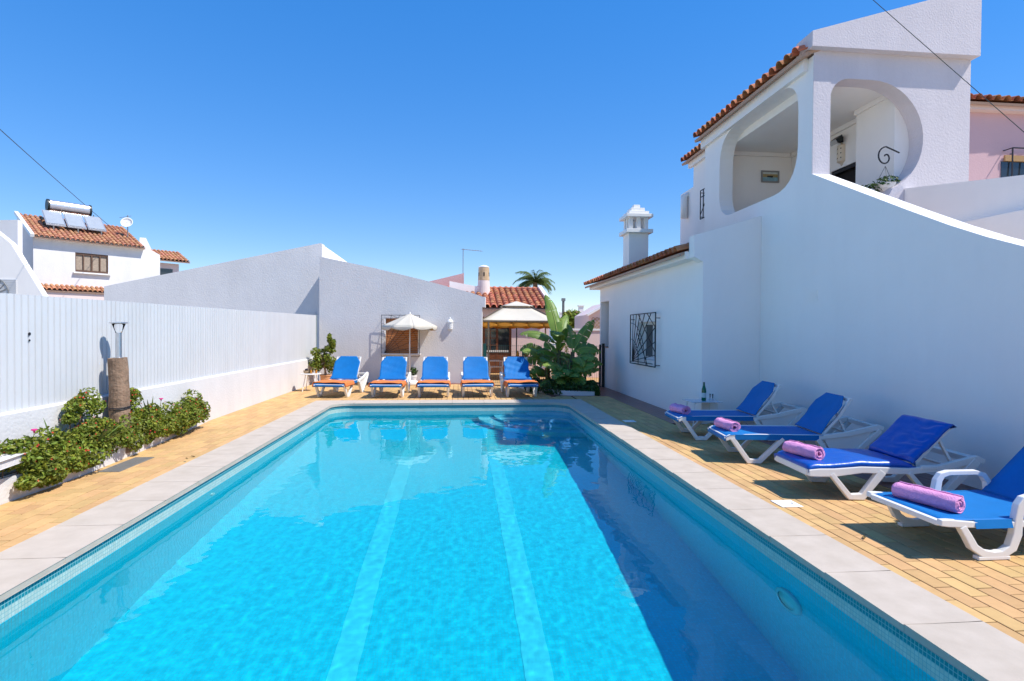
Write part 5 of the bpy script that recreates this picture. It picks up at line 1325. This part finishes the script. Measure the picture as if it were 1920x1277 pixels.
# doors
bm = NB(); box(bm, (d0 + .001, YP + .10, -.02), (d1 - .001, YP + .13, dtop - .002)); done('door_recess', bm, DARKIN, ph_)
W_ = d1 - d0
def panel(a, b, z0, z1, m, nm, y0=.05, y1=.098):
    bm = NB(); box(bm, (d0 + a, YP + y0, z0), (d0 + b, YP + y1, z1)); return done(nm, bm, m, ph_)
for a in (0.002, .36, W_ * .62 - .04, W_ - .09): panel(a, a + .085, 0, dtop - .003, DOORW, 'door_stile')
panel(.087, .359, dtop - .12, dtop - .004, DOORW, 'door_rail'); panel(.446, W_ * .62 - .041, dtop - .12, dtop - .004, DOORW, 'door_rail'); panel(W_ * .62 + .046, W_ - .091, dtop - .12, dtop - .004, DOORW, 'door_rail')
for a, b in ((.087, .359), (.446, W_ * .62 - .041), (W_ * .62 + .046, W_ - .091)):
    panel(a, b, .02, .78, DOORW, 'door_panel', .06); panel(a, b, .781, dtop - .121, WINGL, 'pane', .075, .085)
    if b < W_ * .65:
        for z_ in (1.05, 1.32, 1.59): panel(a, b, z_, z_ + .025, DOORW, 'muntin', .055, .0745)
        panel((a + b) / 2 - .012, (a + b) / 2 + .012, .782, dtop - .122, DOORW, 'muntin', .056, .0735)
bm = NB(); 
for k in range(12): box(bm, (d0 + .45 + k * (W_ - .55) / 12, YP + .030, .80), (d0 + .45 + k * (W_ - .55) / 12 + .055, YP + .049, .87))
o = done('tile_band', bm, CERAM, ph_); o['kind'] = 'stuff'
# round chimney
rc_ = P(907, 545, y=YP + 2.0); rch = thing('round_chimney', (rc_.x, YP + 2.0, pz + .4), 'tapered round chimney with a domed top on the patio house', 'chimney')
ch_t = P(907, 497, y=YP + 2.0).z; bm = NB()
ht = ch_t - pz - .35; lathe(bm, [(.30, 0), (.235, ht * .58)], (rc_.x, YP + 2.0, pz + .35), 22); done('shaft', bm, mat('pale_pink_render', (.76, .66, .60), .9, .1, 4, .4, 30), rch, smooth=False)
bm = NB(); lathe(bm, [(.240, ht * .5805), (.222, ht * .90), (.215, ht * .93)], (rc_.x, YP + 2.0, pz + .35), 22); done('crown', bm, mat('stained_render', (.62, .47, .30), .9, 0, 5, .4, 30, col2=(.45, .31, .16)), rch)
bm = NB(); lathe(bm, [(.225, ht * .9305), (.225, ht * .95), (.12, ht * .985), (.02, ht)], (rc_.x, YP + 2.0, pz + .35), 22); done('cap', bm, CERAM, rch)
for a in (205, 270, 335): 
    d = Vector((math.cos(math.radians(a)), math.sin(math.radians(a)), 0)); c_ = Vector((rc_.x, YP + 2.0, pz + .35 + ht * .74)); bm = NB(); beam(bm, c_ + d * .226 + Vector((0, 0, -.08)), c_ + d * .224 + Vector((0, 0, .08)), .05, .02, up=d); done('smoke_slot', bm, DARKIN, rch)
# rose parapet, white slope and antenna left of it
q0, q1 = P(803, 531, y=24), P(870, 512, y=24)
rpz = thing('pink_parapet', (q0.x + 1, 24, 0), 'pink stippled gable parapet behind the rear building', 'wall')
bm = NB(); prism(bm, [(q0.x - 2, 24, -.03), (q1.x, 24, -.03), (q1.x, 24, q1.z), (q0.x - 2, 24, q0.z - .45)], (0, .25, 0)); done('parapet', bm, mat('pink_stipple', (.70, .44, .42), .95, .2, 30, .9, 40), rpz)
bm = NB(); prism(bm, [(q1.x - .6, 22.9, -.03), (q1.x + .65, 22.9, -.03), (q1.x + .65, 22.9, P(888, 538, y=22.9).z), (q1.x - .6, 22.9, P(845, 527, y=22.9).z)], (0, .25, 0)); done('white_slope', bm, WHITE, rpz)
at = P(868, 532, y=24.4); ant = thing('tv_antenna', (at.x, 24.4, at.z - .3), 'thin roof television antenna on a pole behind the rear building', 'antenna')
tpz = P(868, 466, y=24.4).z; bm = NB(); tube(bm, [(at.x, 24.4, 1.0), (at.x, 24.4, tpz)], .018, 6); done('mast', bm, GREYM, ant)
bm = NB(); tube(bm, [(at.x - .1, 24.4, tpz - .03), (at.x + .85, 24.4, tpz - .10)], .012, 5); done('boom', bm, GREYM, ant)
for k in range(7):
    bm = NB(); x = at.x + .05 + k * .12; tube(bm, [(x, 24.25, tpz - .04 - k * .009), (x, 24.55, tpz - .04 - k * .009)], .006, 4); done('element', bm, GREYM, ant)

# gazebo over the patio table
gy0, gy1 = 17.5, 19.9; gx0, gx1 = P(903, 603, y=gy0).x, P(1046, 606, y=gy0).x; gz_ = P(970, 604, y=gy0).z
gaz = thing('gazebo', ((gx0 + gx1) / 2, (gy0 + gy1) / 2, 0), 'garden gazebo with cream tiered canopy and orange valance on the patio', 'gazebo')
for x, y in ((gx0 + .22, gy0), (gx1 - .02, gy0), (gx1 - .02, gy1), (gx0 + .1, gy1)):
    bm = NB(); box(bm, (x - .025, y - .025, -.006), (x + .025, y + .025, gz_)); done('post', bm, mat('bronze_metal', (.16, .12, .08), .45, .2, 8), gaz)
for a, b in (((gx0, gy0), (gx1, gy0)), ((gx1, gy0), (gx1, gy1)), ((gx1, gy1), (gx0, gy1)), ((gx0, gy1), (gx0, gy0))):
    bm = NB(); beam(bm, (*a, gz_ + .02), (*b, gz_ + .02), .04, .04); done('beam', bm, mat('bronze_metal', (.16, .12, .08)), gaz)
cxg, cyg = (gx0 + gx1) / 2, (gy0 + gy1) / 2; zk = P(970, 577, y=cyg).z; zap = P(973, 565, y=cyg).z; cs = .42
cr_ = [(gx0, gy0), (gx1, gy0), (gx1, gy1), (gx0, gy1)]; ci = [(cxg - cs, cyg - cs), (cxg + cs, cyg - cs), (cxg + cs, cyg + cs), (cxg - cs, cyg + cs)]
for k in range(4):
    a, b, c_, d = Vector((*cr_[k], gz_ + .05)), Vector((*cr_[(k + 1) % 4], gz_ + .05)), Vector((*ci[(k + 1) % 4], zk)), Vector((*ci[k], zk))
    bm = NB(); sheet(bm, lambda s, v: a.lerp(b, v).lerp(d.lerp(c_, v), s) - Vector((0, 0, .07 * math.sin(math.pi * s) * math.sin(math.pi * v))), 8, 8, .004); done('canopy_panel', bm, WHITEC, gaz, smooth=True)
    nv = 5
    for j in range(nv):
        bm = NB(); sheet(bm, lambda s, v: a.lerp(b, (j + v) / nv) - Vector((0, 0, .035 + s * (.15 + .06 * math.sin(math.pi * v)))) + Vector((0, -.012 * math.sin(math.pi * v), 0)), 3, 6, .003); done('valance', bm, ORANGEC, gaz, smooth=True)
    ap_ = Vector((cxg, cyg, zap)); e_ = 1.25; a2, b2 = Vector((cxg + (ci[k][0] - cxg) * e_, cyg + (ci[k][1] - cyg) * e_, zk + .035)), Vector((cxg + (ci[(k + 1) % 4][0] - cxg) * e_, cyg + (ci[(k + 1) % 4][1] - cyg) * e_, zk + .035))
    bm = NB(); sheet(bm, lambda s, v: a2.lerp(b2, v).lerp(ap_, s * .98), 5, 6, .004); done('top_canopy', bm, WHITEC, gaz, smooth=True)
    bm = NB(); beam(bm, a + Vector((0, 0, .02)), d + Vector((0, 0, .035)), .028, .028); done('hip_bar', bm, mat('bronze_metal', (.16, .12, .08)), gaz)
bm = NB(); tube(bm, [(cxg + .02, cyg, 0), (cxg + .02, cyg, 2.0)], .020, 8); done('centre_pole', bm, BLACKP, gaz)

# patio table, things on it and plastic chairs
tpx = Vector((cxg + .12, cyg - .25, 0)); tt = .73
ptab = thing('patio_table', tpx, 'round patio table under a patterned pale cloth beneath the gazebo', 'table')
bm = NB(); tube(bm, [(tpx.x, tpx.y, -.006), (tpx.x, tpx.y, tt)], .05, 8); done('leg', bm, PLASTIC, ptab)
def clothf(s, v):
    a = 2 * math.pi * v; r_ = .58 * min(1, s / .62) if s < .62 else .58 + .05 * (s - .62) / .38 + .025 * math.sin(10 * a) * (s - .62) / .38
    z = tt + .012 if s < .62 else tt + .012 - .28 * (s - .62) / .38
    return (tpx.x + max(.01, r_) * math.cos(a), tpx.y + max(.01, r_) * math.sin(a), z)
bm = NB(); sheet(bm, clothf, 10, 40, .003); done('tablecloth', bm, mat('patterned_cloth', (.74, .58, .50), .85, 0, 26, col2=(.50, .25, .18)), ptab, smooth=True)
for dx, dy, h_, r_, m, nm, lab, cat in ((-.10, -.15, .20, .05, JU, 'juice_jug', 'orange juice jug on the patio table', 'jug'), (.08, -.1, .30, .035, BG, 'wine_bottle', 'dark green bottle on the patio table', 'bottle'), (.2, .0, .10, .09, mat('fruit_mix', (.55, .32, .04), .5, .5, 40), 'fruit_bowl', 'bowl of fruit on the patio table', 'bowl')):
    p = Vector((tpx.x + dx, tpx.y + dy, tt + .0135)); bm = NB(); prof = [(r_ * .8, 0), (r_, h_ * .3), (r_, h_ * .6), (r_ * .4, h_ * .85), (r_ * .42, h_)] if nm != 'fruit_bowl' else [(r_ * .5, 0), (r_, h_ * .6), (r_ * .8, h_), (r_ * .3, h_ * 1.2)]
    lathe(bm, prof, p, 14); tag(done(nm, bm, m, smooth=True), lab, cat)
def pchair(loc, rz, label):
    t = thing('plastic_chair', (0, 0, 0), label, 'chair', 'white plastic chairs round the patio table')
    PK = mat('pinkish_resin', (.74, .66, .62), .5)
    bm = NB(); box(bm, (-.22, -.22, .41), (.22, .22, .435)); done('seat', bm, PK, t, world=False, bevel=.012)
    for sx_ in (-1, 1):
        for sy_ in (-1, 1):
            bm = NB(); beam(bm, (sx_ * .19, sy_ * .19, .41), (sx_ * .24, sy_ * .24, 0), .05, .035); done('leg', bm, PK, t, world=False)
        bm = NB(); beam(bm, (-.22 * 1, sx_ * .245, .62), (.20, sx_ * .245, .62), .05, .025); beam(bm, (.20, sx_ * .245, .61), (.20, sx_ * .22, .42), .04, .03, (1, 0, 0)); done('armrest', bm, PK, t, world=False)
    for k in range(5):
        bm = NB(); y = -.18 + k * .09; beam(bm, (-.21, y * 1.0, .43), (-.30, y * 1.15, .86 - .35 * y * y * 4), .055, .014, (0, 1, 0)); done('back_slat', bm, PK, t, world=False)
    bm = NB(); tube(bm, [(-.295, -.24 + .06 * k, .86 - .03 * abs(k - 4)) for k in range(9)], .018, 6); done('back_rim', bm, PK, t, world=False)
    t.location = (loc[0], loc[1], -.005); t.rotation_euler = (0, 0, rz); return t
pchair((tpx.x - .85, tpx.y - .15, 0), .1, 'pale plastic chair on the door side of the patio table')
pchair((tpx.x + .72, tpx.y - .35, 0), 2.8, 'pale plastic chair at the patio table beside the banana leaves')

# pink garden wall, breeze block screen and house behind the gate
gw = thing('pink_garden_wall', (4.5, 19, 0), 'pale pink garden wall with a white cap beyond the green gate', 'wall')
bm = NB(); zw = P(1112, 620, y=19).z; box(bm, (3.4, 19, -.03), (7.5, 19.2, zw)); done('wall', bm, PINKW, gw)
bm = NB(); box(bm, (3.38, 18.97, zw + .0005), (7.5, 19.23, zw + .07)); done('cap', bm, CERAM, gw)
b0_, b1_ = P(1104, 590, y=24), P(1135, 618, y=24)
bs = thing('breeze_block_house', (b0_.x, 24, 0), 'small pale outbuilding with a pierced block screen beyond the garden wall', 'building')
bm = NB(); prism(bm, [(b0_.x, 24, -.03), (b0_.x + 4, 24, -.03), (b0_.x + 4, 24, b0_.z + 1.2), (b0_.x + .9, 24, b0_.z + .55), (b0_.x, 24, b0_.z)], (0, 3, 0)); done('wall', bm, PINKW, bs)
for i in range(3):
    for j in range(3):
        c_ = Vector((b0_.x + .2 + .17 * i, 23.985, b1_.z + .12 + .17 * j)); bm = NB(); tube(bm, [(c_.x + .065 * math.cos(t), c_.y, c_.z + .065 * math.sin(t)) for t in [2 * math.pi * k / 10 for k in range(11)]], .018, 5); done('ring_block', bm, mat('tan_block', (.45, .32, .20), .9), bs)
bm = NB(); beam(bm, (b0_.x - .1, 23.9, b0_.z - .02), (b0_.x + 1.0, 23.9, b0_.z + .62), .25, .10); done('roof_edge', bm, CERAM, bs)

# distant houses, trees, palm and pole
def far_house(loc, w, d, h, lab, m=PINKW, chim=2):
    t = thing('distant_house', loc, lab, 'house', 'far pale houses'); x, y, z = loc
    bm = NB(); box(bm, (x, y, -.03), (x + w, y + d, h)); done('wall', bm, m, t)
    bm = NB(); prism(bm, [(x - .3, y - .3, h + .001), (x + w + .3, y - .3, h + .001), (x + w + .3, y + d / 2, h + 1.1), (x - .3, y + d / 2, h + 1.1)], (0, .0, .12)); done('roof', bm, TERRAP, t)
    for k in range(chim):
        cx_ = x + w * (.25 + .4 * k); bm = NB(); box(bm, (cx_, y + d * .3, h + .3), (cx_ + .6, y + d * .3 + .6, h + 1.9)); box(bm, (cx_ - .1, y + d * .3 - .1, h + 1.901), (cx_ + .7, y + d * .3 + .7, h + 2.05)); done('chimney', bm, CERAM, t)
    for k in range(3):
        bm = NB(); wx_ = x + w * (.15 + .28 * k); box(bm, (wx_, y - .03, h * .4), (wx_ + 1.0, y - .002, h * .75)); done('window', bm, WINGL, t)
p = P(1068, 600, y=70); far_house((p.x, 70, 0), 6.5, 6, P(1068, 592, y=70).z - .6, 'far pale pink house with two chimneys above the banana leaves')
p = P(1040, 600, y=95); far_house((p.x, 95, 0), 5, 6, P(1050, 598, y=95).z - .8, 'far small white house beyond the palm', WHITE, 1)
def tree(loc, h, r, lab, n=900, sz=.22, m=LEAF2):
    t = thing('garden_tree', loc, lab, 'tree', 'trees beyond the patio'); x, y, z = loc
    bm = NB(); tube(bm, [(x, y, -.05), (x + .05, y, h * .6)], [.12, .07], 8)
    for a in range(4): tube(bm, [(x + .04, y, h * .45), (x + r * .5 * math.cos(a * 1.6), y + r * .5 * math.sin(a * 1.6), h * .8)], [.05, .02], 5)
    done('trunk', bm, WOODP, t)
    q = random.Random(int(x * 7)); blobs = [((x + q.uniform(-.5, .5) * r, y + q.uniform(-.5, .5) * r, h * q.uniform(.6, .95)), (r * .5, r * .5, r * .42)) for _ in range(7)]
    leaf_mesh('crown', blobs, n, sz, m, t, q)
p = P(1078, 600, y=34); tree((p.x, 34, 0), P(1078, 588, y=34).z, 1.0, 'bright green bushy tree beyond the banana clump', 900, .14, LEAF1)
p = P(1092, 600, y=40); tree((p.x, 40, 0), P(1092, 592, y=40).z, 1.0, 'dark pointed tree between the distant house and annex', 900, .16)
p = P(1058, 600, y=45); tree((p.x, 45, 0), P(1058, 596, y=45).z, 1.3, 'dark round tree far beyond the patio roof', 800, .2)
pl0 = P(1056, 600, y=36); pole = thing('utility_pole', (pl0.x, 36, 0), 'plain wooden utility pole rising beyond the patio house', 'pole'); pzt = P(1056, 561, y=36).z
bm = NB(); tube(bm, [(pl0.x, 36, -.05), (pl0.x, 36, pzt)], [.11, .08], 8); done('shaft', bm, mat('grey_pole', (.22, .21, .2), .9, .3, 10), pole)
bm = NB(); box(bm, (pl0.x - .12, 35.9, pzt - .12), (pl0.x + .12, 36.1, pzt + .06)); done('pole_cap', bm, GREYM, pole)
pm0 = P(1003, 560, y=31); palm = thing('palm_tree', (pm0.x, 31, 0), 'feathery palm rising behind the patio house roof', 'palm')
pmz = P(1003, 530, y=31).z; bm = NB(); tube(bm, [(pm0.x, 31, -.05), (pm0.x + .1, 31, pmz * .5), (pm0.x, 31, pmz)], [.2, .16, .13], 10); done('trunk', bm, WOODP, palm)
q = random.Random(8)
for k in range(40):
    az = 2 * math.pi * k / 20 + q.uniform(-.15, .15); rise = q.uniform(.0, 1.45); L_ = q.uniform(.95, 1.45); bm = NB(); p_ = Vector((pm0.x, 31, pmz)); d = Vector((math.cos(az), math.sin(az), 0)); sv = Vector((-d.y, d.x, 0)); mid = []
    for i in range(15):
        t = i / 14; a_ = rise - (1.5 + .5 * q.random()) * t ** 1.3; mid.append(p_.copy()); p_ = p_ + (d * math.cos(a_) + Vector((0, 0, math.sin(a_)))) * (L_ / 14)
    tube(bm, mid, [.018 * (1 - i / 15) + .004 for i in range(15)], 4)
    for i in range(2, 15):
        for sgn in (-1, 1):
            for e in (0, .25, .5, .75):
                b_ = mid[i].lerp(mid[i - 1], e); l = .36 * math.sin(math.pi * (i - e) / 15.5) + .06; tp = b_ + sv * sgn * l * .75 + d * l * .45 - Vector((0, 0, l * q.uniform(.2, .6))); w_ = d * .015
                v4 = [bm.verts.new(b_ - w_), bm.verts.new(b_ + w_), bm.verts.new(tp)]; bm.faces.new(v4)
    done('frond', bm, PALMM, palm, norm=False)

# ================================================================== FAR LEFT HOUSE WITH SOLAR HEATER
c0 = P(62, 440, y=30.0)
lh = thing('solar_house', (c0.x, c0.y, 0), 'two storey white house with tiled roof and solar water heater beyond the fence', 'house')
ez = c0.z
# facade direction from the falling eave line: right end at px 265
best = None
for k in range(200):
    yq = 30 + k * .05; pq = P(265, 462, y=yq)
    if best is None or abs(pq.z - ez) < best[0]: best = (abs(pq.z - ez), pq)
c1 = best[1]; ud = Vector((c1.x - c0.x, c1.y - c0.y, 0)); LU = ud.length; ud.normalize(); vd = Vector((-ud.y, ud.x, 0)); c0 = Vector((c0.x, c0.y, 0))
H3 = lambda u, v, z: c0 + ud * u + vd * v + Vector((0, 0, z))
def fpx(px, py, off=0.):
    """pixel to (u, z) on the facade plane"""
    r_ = ray(px, py); n_ = -vd; t = (c0 + n_ * off - Vector((0, 0, EYE))).dot(n_) / r_.dot(n_); p = Vector((0, 0, EYE)) + r_ * t; return (p - c0).dot(ud), p.z
LW = fpx(300, 470)[0]
w0u, w0z = fpx(141, 473); w1u, w1z = fpx(203, 514)
ovh = .35
bm = NB(); prism(bm, [H3(0, 0, -.03), H3(LW, 0, -.03), H3(LW, 0, fpx(300, 478)[1]), H3(LU + .3, 0, ez - .05), H3(0, 0, ez - .05)], vd * .3, [[H3(w0u, 0, w1z), H3(w1u, 0, w1z), H3(w1u, 0, w0z), H3(w0u, 0, w0z)]]); done('facade', bm, ROUGHW, lh)
RP = .42; DEP = 3.4
bm = NB(); prism(bm, [H3(0, .301, -.03), H3(0, DEP * 2, -.03), H3(0, DEP * 2, ez), H3(0, DEP, ez + DEP * RP - .05), H3(0, .301, ez - .05)], ud * .3); done('side_wall', bm, ROUGHW, lh)
bm = NB(); prism(bm, [H3(LW, .301, -.03), H3(LW, DEP * 2, -.03), H3(LW, DEP * 2, ez - .3), H3(LW, DEP, ez + .5), H3(LW, .301, fpx(300, 480)[1])], -ud * .3); done('side_wall', bm, ROUGHW, lh)
bm = NB(); prism(bm, [H3(.05, -.20, ez - .20), H3(LU + .1, -.20, ez - .20), H3(LU + .1, -.001, ez - .20), H3(.05, -.001, ez - .20)], (0, 0, .18)); done('eave_band', bm, WHITE, lh)
upl = (vd + Vector((0, 0, RP))).normalized()
tile_roof(lh, H3(-.02, -ovh, ez - ovh * RP + .02), ud, upl, int((LU + .25) / .21), 11, 0, me=TILEP, seed=21, m=TERRAP)
bm = NB(); beam(bm, H3(-.10, -ovh - .05, ez - ovh * RP + .06), H3(-.10, DEP, ez + DEP * RP + .10), .16, .16); done('verge_trim', bm, CERAM, lh)
bm = NB(); prism(bm, [H3(w0u, .12, w1z), H3(w1u, .12, w1z), H3(w1u, .12, w0z), H3(w0u, .12, w0z)], vd * .03); done('window_back', bm, DARKIN, lh)
WB = mat('dark_brown_frame', (.12, .065, .04), .55); CURT = mat('tan_blind', (.42, .33, .25), .8, .3, 14)
Wu = w1u - w0u; Hz = w0z - w1z
for k in range(4):
    a = w0u + Wu * (.03 + .245 * k); b = a + Wu * .20
    bm = NB(); prism(bm, [H3(a, .09, w1z + .12), H3(b, .09, w1z + .12), H3(b, .09, w0z - .12), H3(a, .09, w0z - .12)], vd * .02); done('pane', bm, CURT, lh)
for a, b in ((0, .03), (.232, .268), (.477, .523), (.732, .768), (.97, 1)):
    bm = NB(); prism(bm, [H3(w0u + Wu * a, .03, w1z + .001), H3(w0u + Wu * b, .03, w1z + .001), H3(w0u + Wu * b, .03, w0z - .001), H3(w0u + Wu * a, .03, w0z - .001)], vd * .055); done('window_frame', bm, WB, lh)
for za_, zb_ in ((w1z + .001, w1z + .11), (w0z - .11, w0z - .001)):
    bm = NB(); prism(bm, [H3(w0u + .002, .034, za_), H3(w1u - .002, .034, za_), H3(w1u - .002, .034, zb_), H3(w0u + .002, .034, zb_)], vd * .053); done('window_frame', bm, WB, lh)
bm = NB(); beam(bm, H3(w0u - .1, -.06, w1z - .04), H3(w1u + .1, -.06, w1z - .04), .2, .07); done('window_sill', bm, CERAM, lh)
# lower tiled canopy above the fence
u0_, z0_ = fpx(82, 540, .5); u1_, z1_ = fpx(205, 552, .5)
bm = NB(); prism(bm, [H3(u0_, -.5, z0_ - .55), H3(u1_, -.5, z0_ - .55), H3(u1_, -.5, z0_ - .10), H3(u0_, -.5, z0_ - .10)], vd * .499); done('porch_band', bm, PINKW, lh)
tile_roof(lh, H3(u0_ - .1, -.62, z0_ - .10), ud, upl, int((u1_ - u0_ + .2) / .21), 2, 1, me=TILEP, seed=22, m=TERRAP)
# right wing: arch, second roof
u2, z2 = fpx(276, 478, -1.2); u3, z3 = fpx(352, 494, -1.2)
bm = NB(); prism(bm, [H3(LW + .001, 1.2, -.03), H3(u3 - .5, 1.2, -.03), H3(u3 - .5, 1.2, z3 - .1), H3(LW + .001, 1.2, z3 - .1)], vd * 3); done('wing_wall', bm, PINKW, lh)
tile_roof(lh, H3(LW - .2, .75, z3 + .02), ud, upl, int((u3 - LW + .2) / .21), 5, 0, me=TILEP, seed=23, m=TERRAP)
a_, az_ = fpx(277, 501, -1.18); b_, bz_ = fpx(303, 519, -1.18)
bm = NB(); prism(bm, [H3(max(a_, LW + .05), 1.18, bz_ - .6), H3(b_ + .6, 1.18, bz_ - .6), H3(b_ + .6, 1.18, az_), H3(max(a_, LW + .05), 1.18, az_)], vd * .019); done('wing_window', bm, WINGL, lh)
bm = NB(); beam(bm, H3(LU + .25, .6, ez + .3), H3(LW + .1, 2.2, ez - .1), .3, .6); done('valley_parapet', bm, WHITE, lh)
# solar water heater
sh_ = thing('solar_water_heater', H3(LU * .5, 1.0, ez + .4), 'silver solar tank with tilted glass panels on the tiled roof beyond the fence', 'solar heater')
def rpt(u, s, up_): return H3(u, s, ez + s * RP) + Vector((0, 0, up_))
ta, tb = fpx(76, 395, -2.4)[0] + .3, fpx(172, 405, -2.4)[0] - .1
tz_ = fpx(120, 393, -2.4)[1] + .12
bm = NB(); tube(bm, [H3(ta, 2.4, tz_), H3(tb, 2.4, tz_)], .32, 20); done('tank', bm, mat('tank_steel', (.70, .70, .72), .3, .08, 6, metal=.8), sh_, smooth=False)
for u_ in (ta, tb):
    bm = NB(); tube(bm, [H3(u_ - .05, 2.4, tz_), H3(u_ + .05, 2.4, tz_)], .335, 20); done('tank_cap', bm, BLACKP, sh_)
pl_u0, pl_u1 = fpx(58, 400, -1.6)[0] + .5, fpx(203, 425, -.9)[0]
for k in range(3):
    a = pl_u0 + (pl_u1 - pl_u0) * k / 3; b = pl_u0 + (pl_u1 - pl_u0) * (k + 1) / 3 - .06
    bm = NB(); lo_ = lambda u_: H3(u_, .95, ez + .95 * RP + .32); hi_ = lambda u_: H3(u_, 2.0, tz_ - .42)
    prism(bm, [lo_(a), lo_(b), hi_(b), hi_(a)], (0, -.02, .07)); pn = done('solar_panel', bm, mat('panel_frame', (.60, .60, .60), .3, metal=.7), sh_)
    bm = NB(); i_ = .05; off = Vector((0, -.03, .08)); l0_, l1_, h0_, h1_ = lo_(a + i_), lo_(b - i_), hi_(a + i_), hi_(b - i_)
    prism(bm, [l0_.lerp(h0_, .04) + off, l1_.lerp(h1_, .04) + off, l1_.lerp(h1_, .96) + off, l0_.lerp(h0_, .96) + off], (0, 0, .006)); done('glass_cover', bm, mat('panel_glass', (.36, .39, .42), .25, .1, 3, spec=.8), pn)
bm = NB()
for u_ in (pl_u0 + .3, (pl_u0 + pl_u1) / 2, pl_u1 - .3):
    tube(bm, [H3(u_, .98, ez + .98 * RP + .02), H3(u_, .98, ez + .98 * RP + .36)], .03, 5); tube(bm, [H3(u_, 2.4, ez + 2.4 * RP), H3(u_, 2.4, tz_ - .2)], .03, 5)
done('stand_legs', bm, GREYM, sh_)
dsh = H3(fpx(252, 418, .0)[0], 1.2, fpx(252, 420, -1.2)[1]); ds = thing('satellite_dish', dsh, 'white satellite dish on the roof corner beyond the fence', 'dish')
bm = NB(); dn = (Vector((.2, -.9, .35))).normalized(); up_ = dn.orthogonal().normalized(); rt = dn.cross(up_); rings = []
for r_, h_ in ((.01, 0), (.15, .03), (.30, .10), (.31, .10), (.15, .04), (.01, .01)): rings.append([bm.verts.new(dsh + (up_ * math.cos(t) + rt * math.sin(t)) * r_ + dn * h_) for t in [2 * math.pi * k / 18 for k in range(18)]])
for i in range(5):
    for k in range(18): bm.faces.new((rings[i][k], rings[i][(k + 1) % 18], rings[i + 1][(k + 1) % 18], rings[i + 1][k]))
done('reflector', bm, CERAM, ds, smooth=True)
bm = NB(); tube(bm, [dsh - Vector((0, -.05, .9)), dsh - Vector((0, -.05, 0)), dsh + Vector((0, .05, .45))], .025, 6); tube(bm, [dsh, dsh + dn * .35 - Vector((0, 0, .12))], .012, 5); tube(bm, [dsh + Vector((-.45, .05, .30)), dsh + Vector((.2, .05, .42))], .012, 5); done('mast', bm, GREYM, ds)

# white gable outbuilding at the far left
og = thing('left_outbuilding', P(20, 560, y=24) * 1, 'white building end with slanting roofline and fan window beyond the fence', 'building'); og.location.z = 0
op = lambda px, py, y=24.: P(px, py, y=y)
bm = NB(); prism(bm, [Z(op(-160, 560), -.03), Z(op(84, 560), -.03), op(84, 560), op(20, 456), op(0, 440), op(-40, 408), op(-160, 408)], (0, .3, 0)); done('gable_wall', bm, WHITE, og)
bm = NB(); prism(bm, [Z(op(-60, 560, 28.5), -.03), Z(op(33, 560, 28.5), -.03), op(33, 412, 28.5), op(-60, 414, 28.5)], (0, .3, 0)); done('upper_wall', bm, ROUGHW, og)
fw0, fw1 = op(-4, 523, 23.99), op(31, 551, 23.99)
bm = NB()
for k in range(9):
    z_ = fw1.z + (fw0.z - fw1.z) * k / 9; box(bm, (fw0.x, 23.96, z_), (fw1.x, 23.999, z_ + (fw0.z - fw1.z) / 9 * .8))
o = done('louvre_panel', bm, FENCEM, og); o['kind'] = 'stuff'
bm = NB(); fc = op(-8, 551, 23.95)
for k in range(9):
    a = math.pi * k / 8; beam(bm, fc, fc + Vector((.47 * math.cos(a), 0, .60 * math.sin(a))), .03, .02)
tube(bm, [fc + Vector((.47 * math.cos(math.pi * k / 14), 0, .60 * math.sin(math.pi * k / 14))) for k in range(15)], .02, 5); done('fan_grille', bm, GREYM, og)

# ================================================================== CABLES
def wire_from_shadow(px, py, line):
    """3-D point on the sun ray through a shadow pixel on the verandah front that projects onto the wire's pixel line."""
    w = P(px, py, y=TF); (xa, ya), (xb, yb_) = line; best = None
    for k in range(5, 600):
        p = w - SUND * (k * .01); qx, qy = Q(p); e = abs((qx - xa) * (yb_ - ya) - (qy - ya) * (xb - xa))
        if best is None or e < best[0]: best = (e, p)
    return best[1]
line = ((1640, 0), (1920, 245))
A1, A2 = P(1600, -35, y=7.2), P(1990, 306, y=5.6)
def cable(a, b, lab, sag=.05, r_=.0045):
    bm = NB(); tube(bm, [a.lerp(b, k / 16) - Vector((0, 0, sag * 4 * (k / 16) * (1 - k / 16))) for k in range(17)], r_, 6); tag(done('overhead_cable', bm, BLACKP), lab, 'cable')
cable(A1 + (A1 - A2) * .6, A2 + (A2 - A1) * .6, 'black overhead cable passing in front of the verandah', .02)
ca, cb = P(-120, 134, y=14), H3(fpx(215, 432, .0)[0], .0, fpx(215, 432, .0)[1])
cable(ca, cb, 'thin black overhead cable running to the solar roofed house', .05, .012)
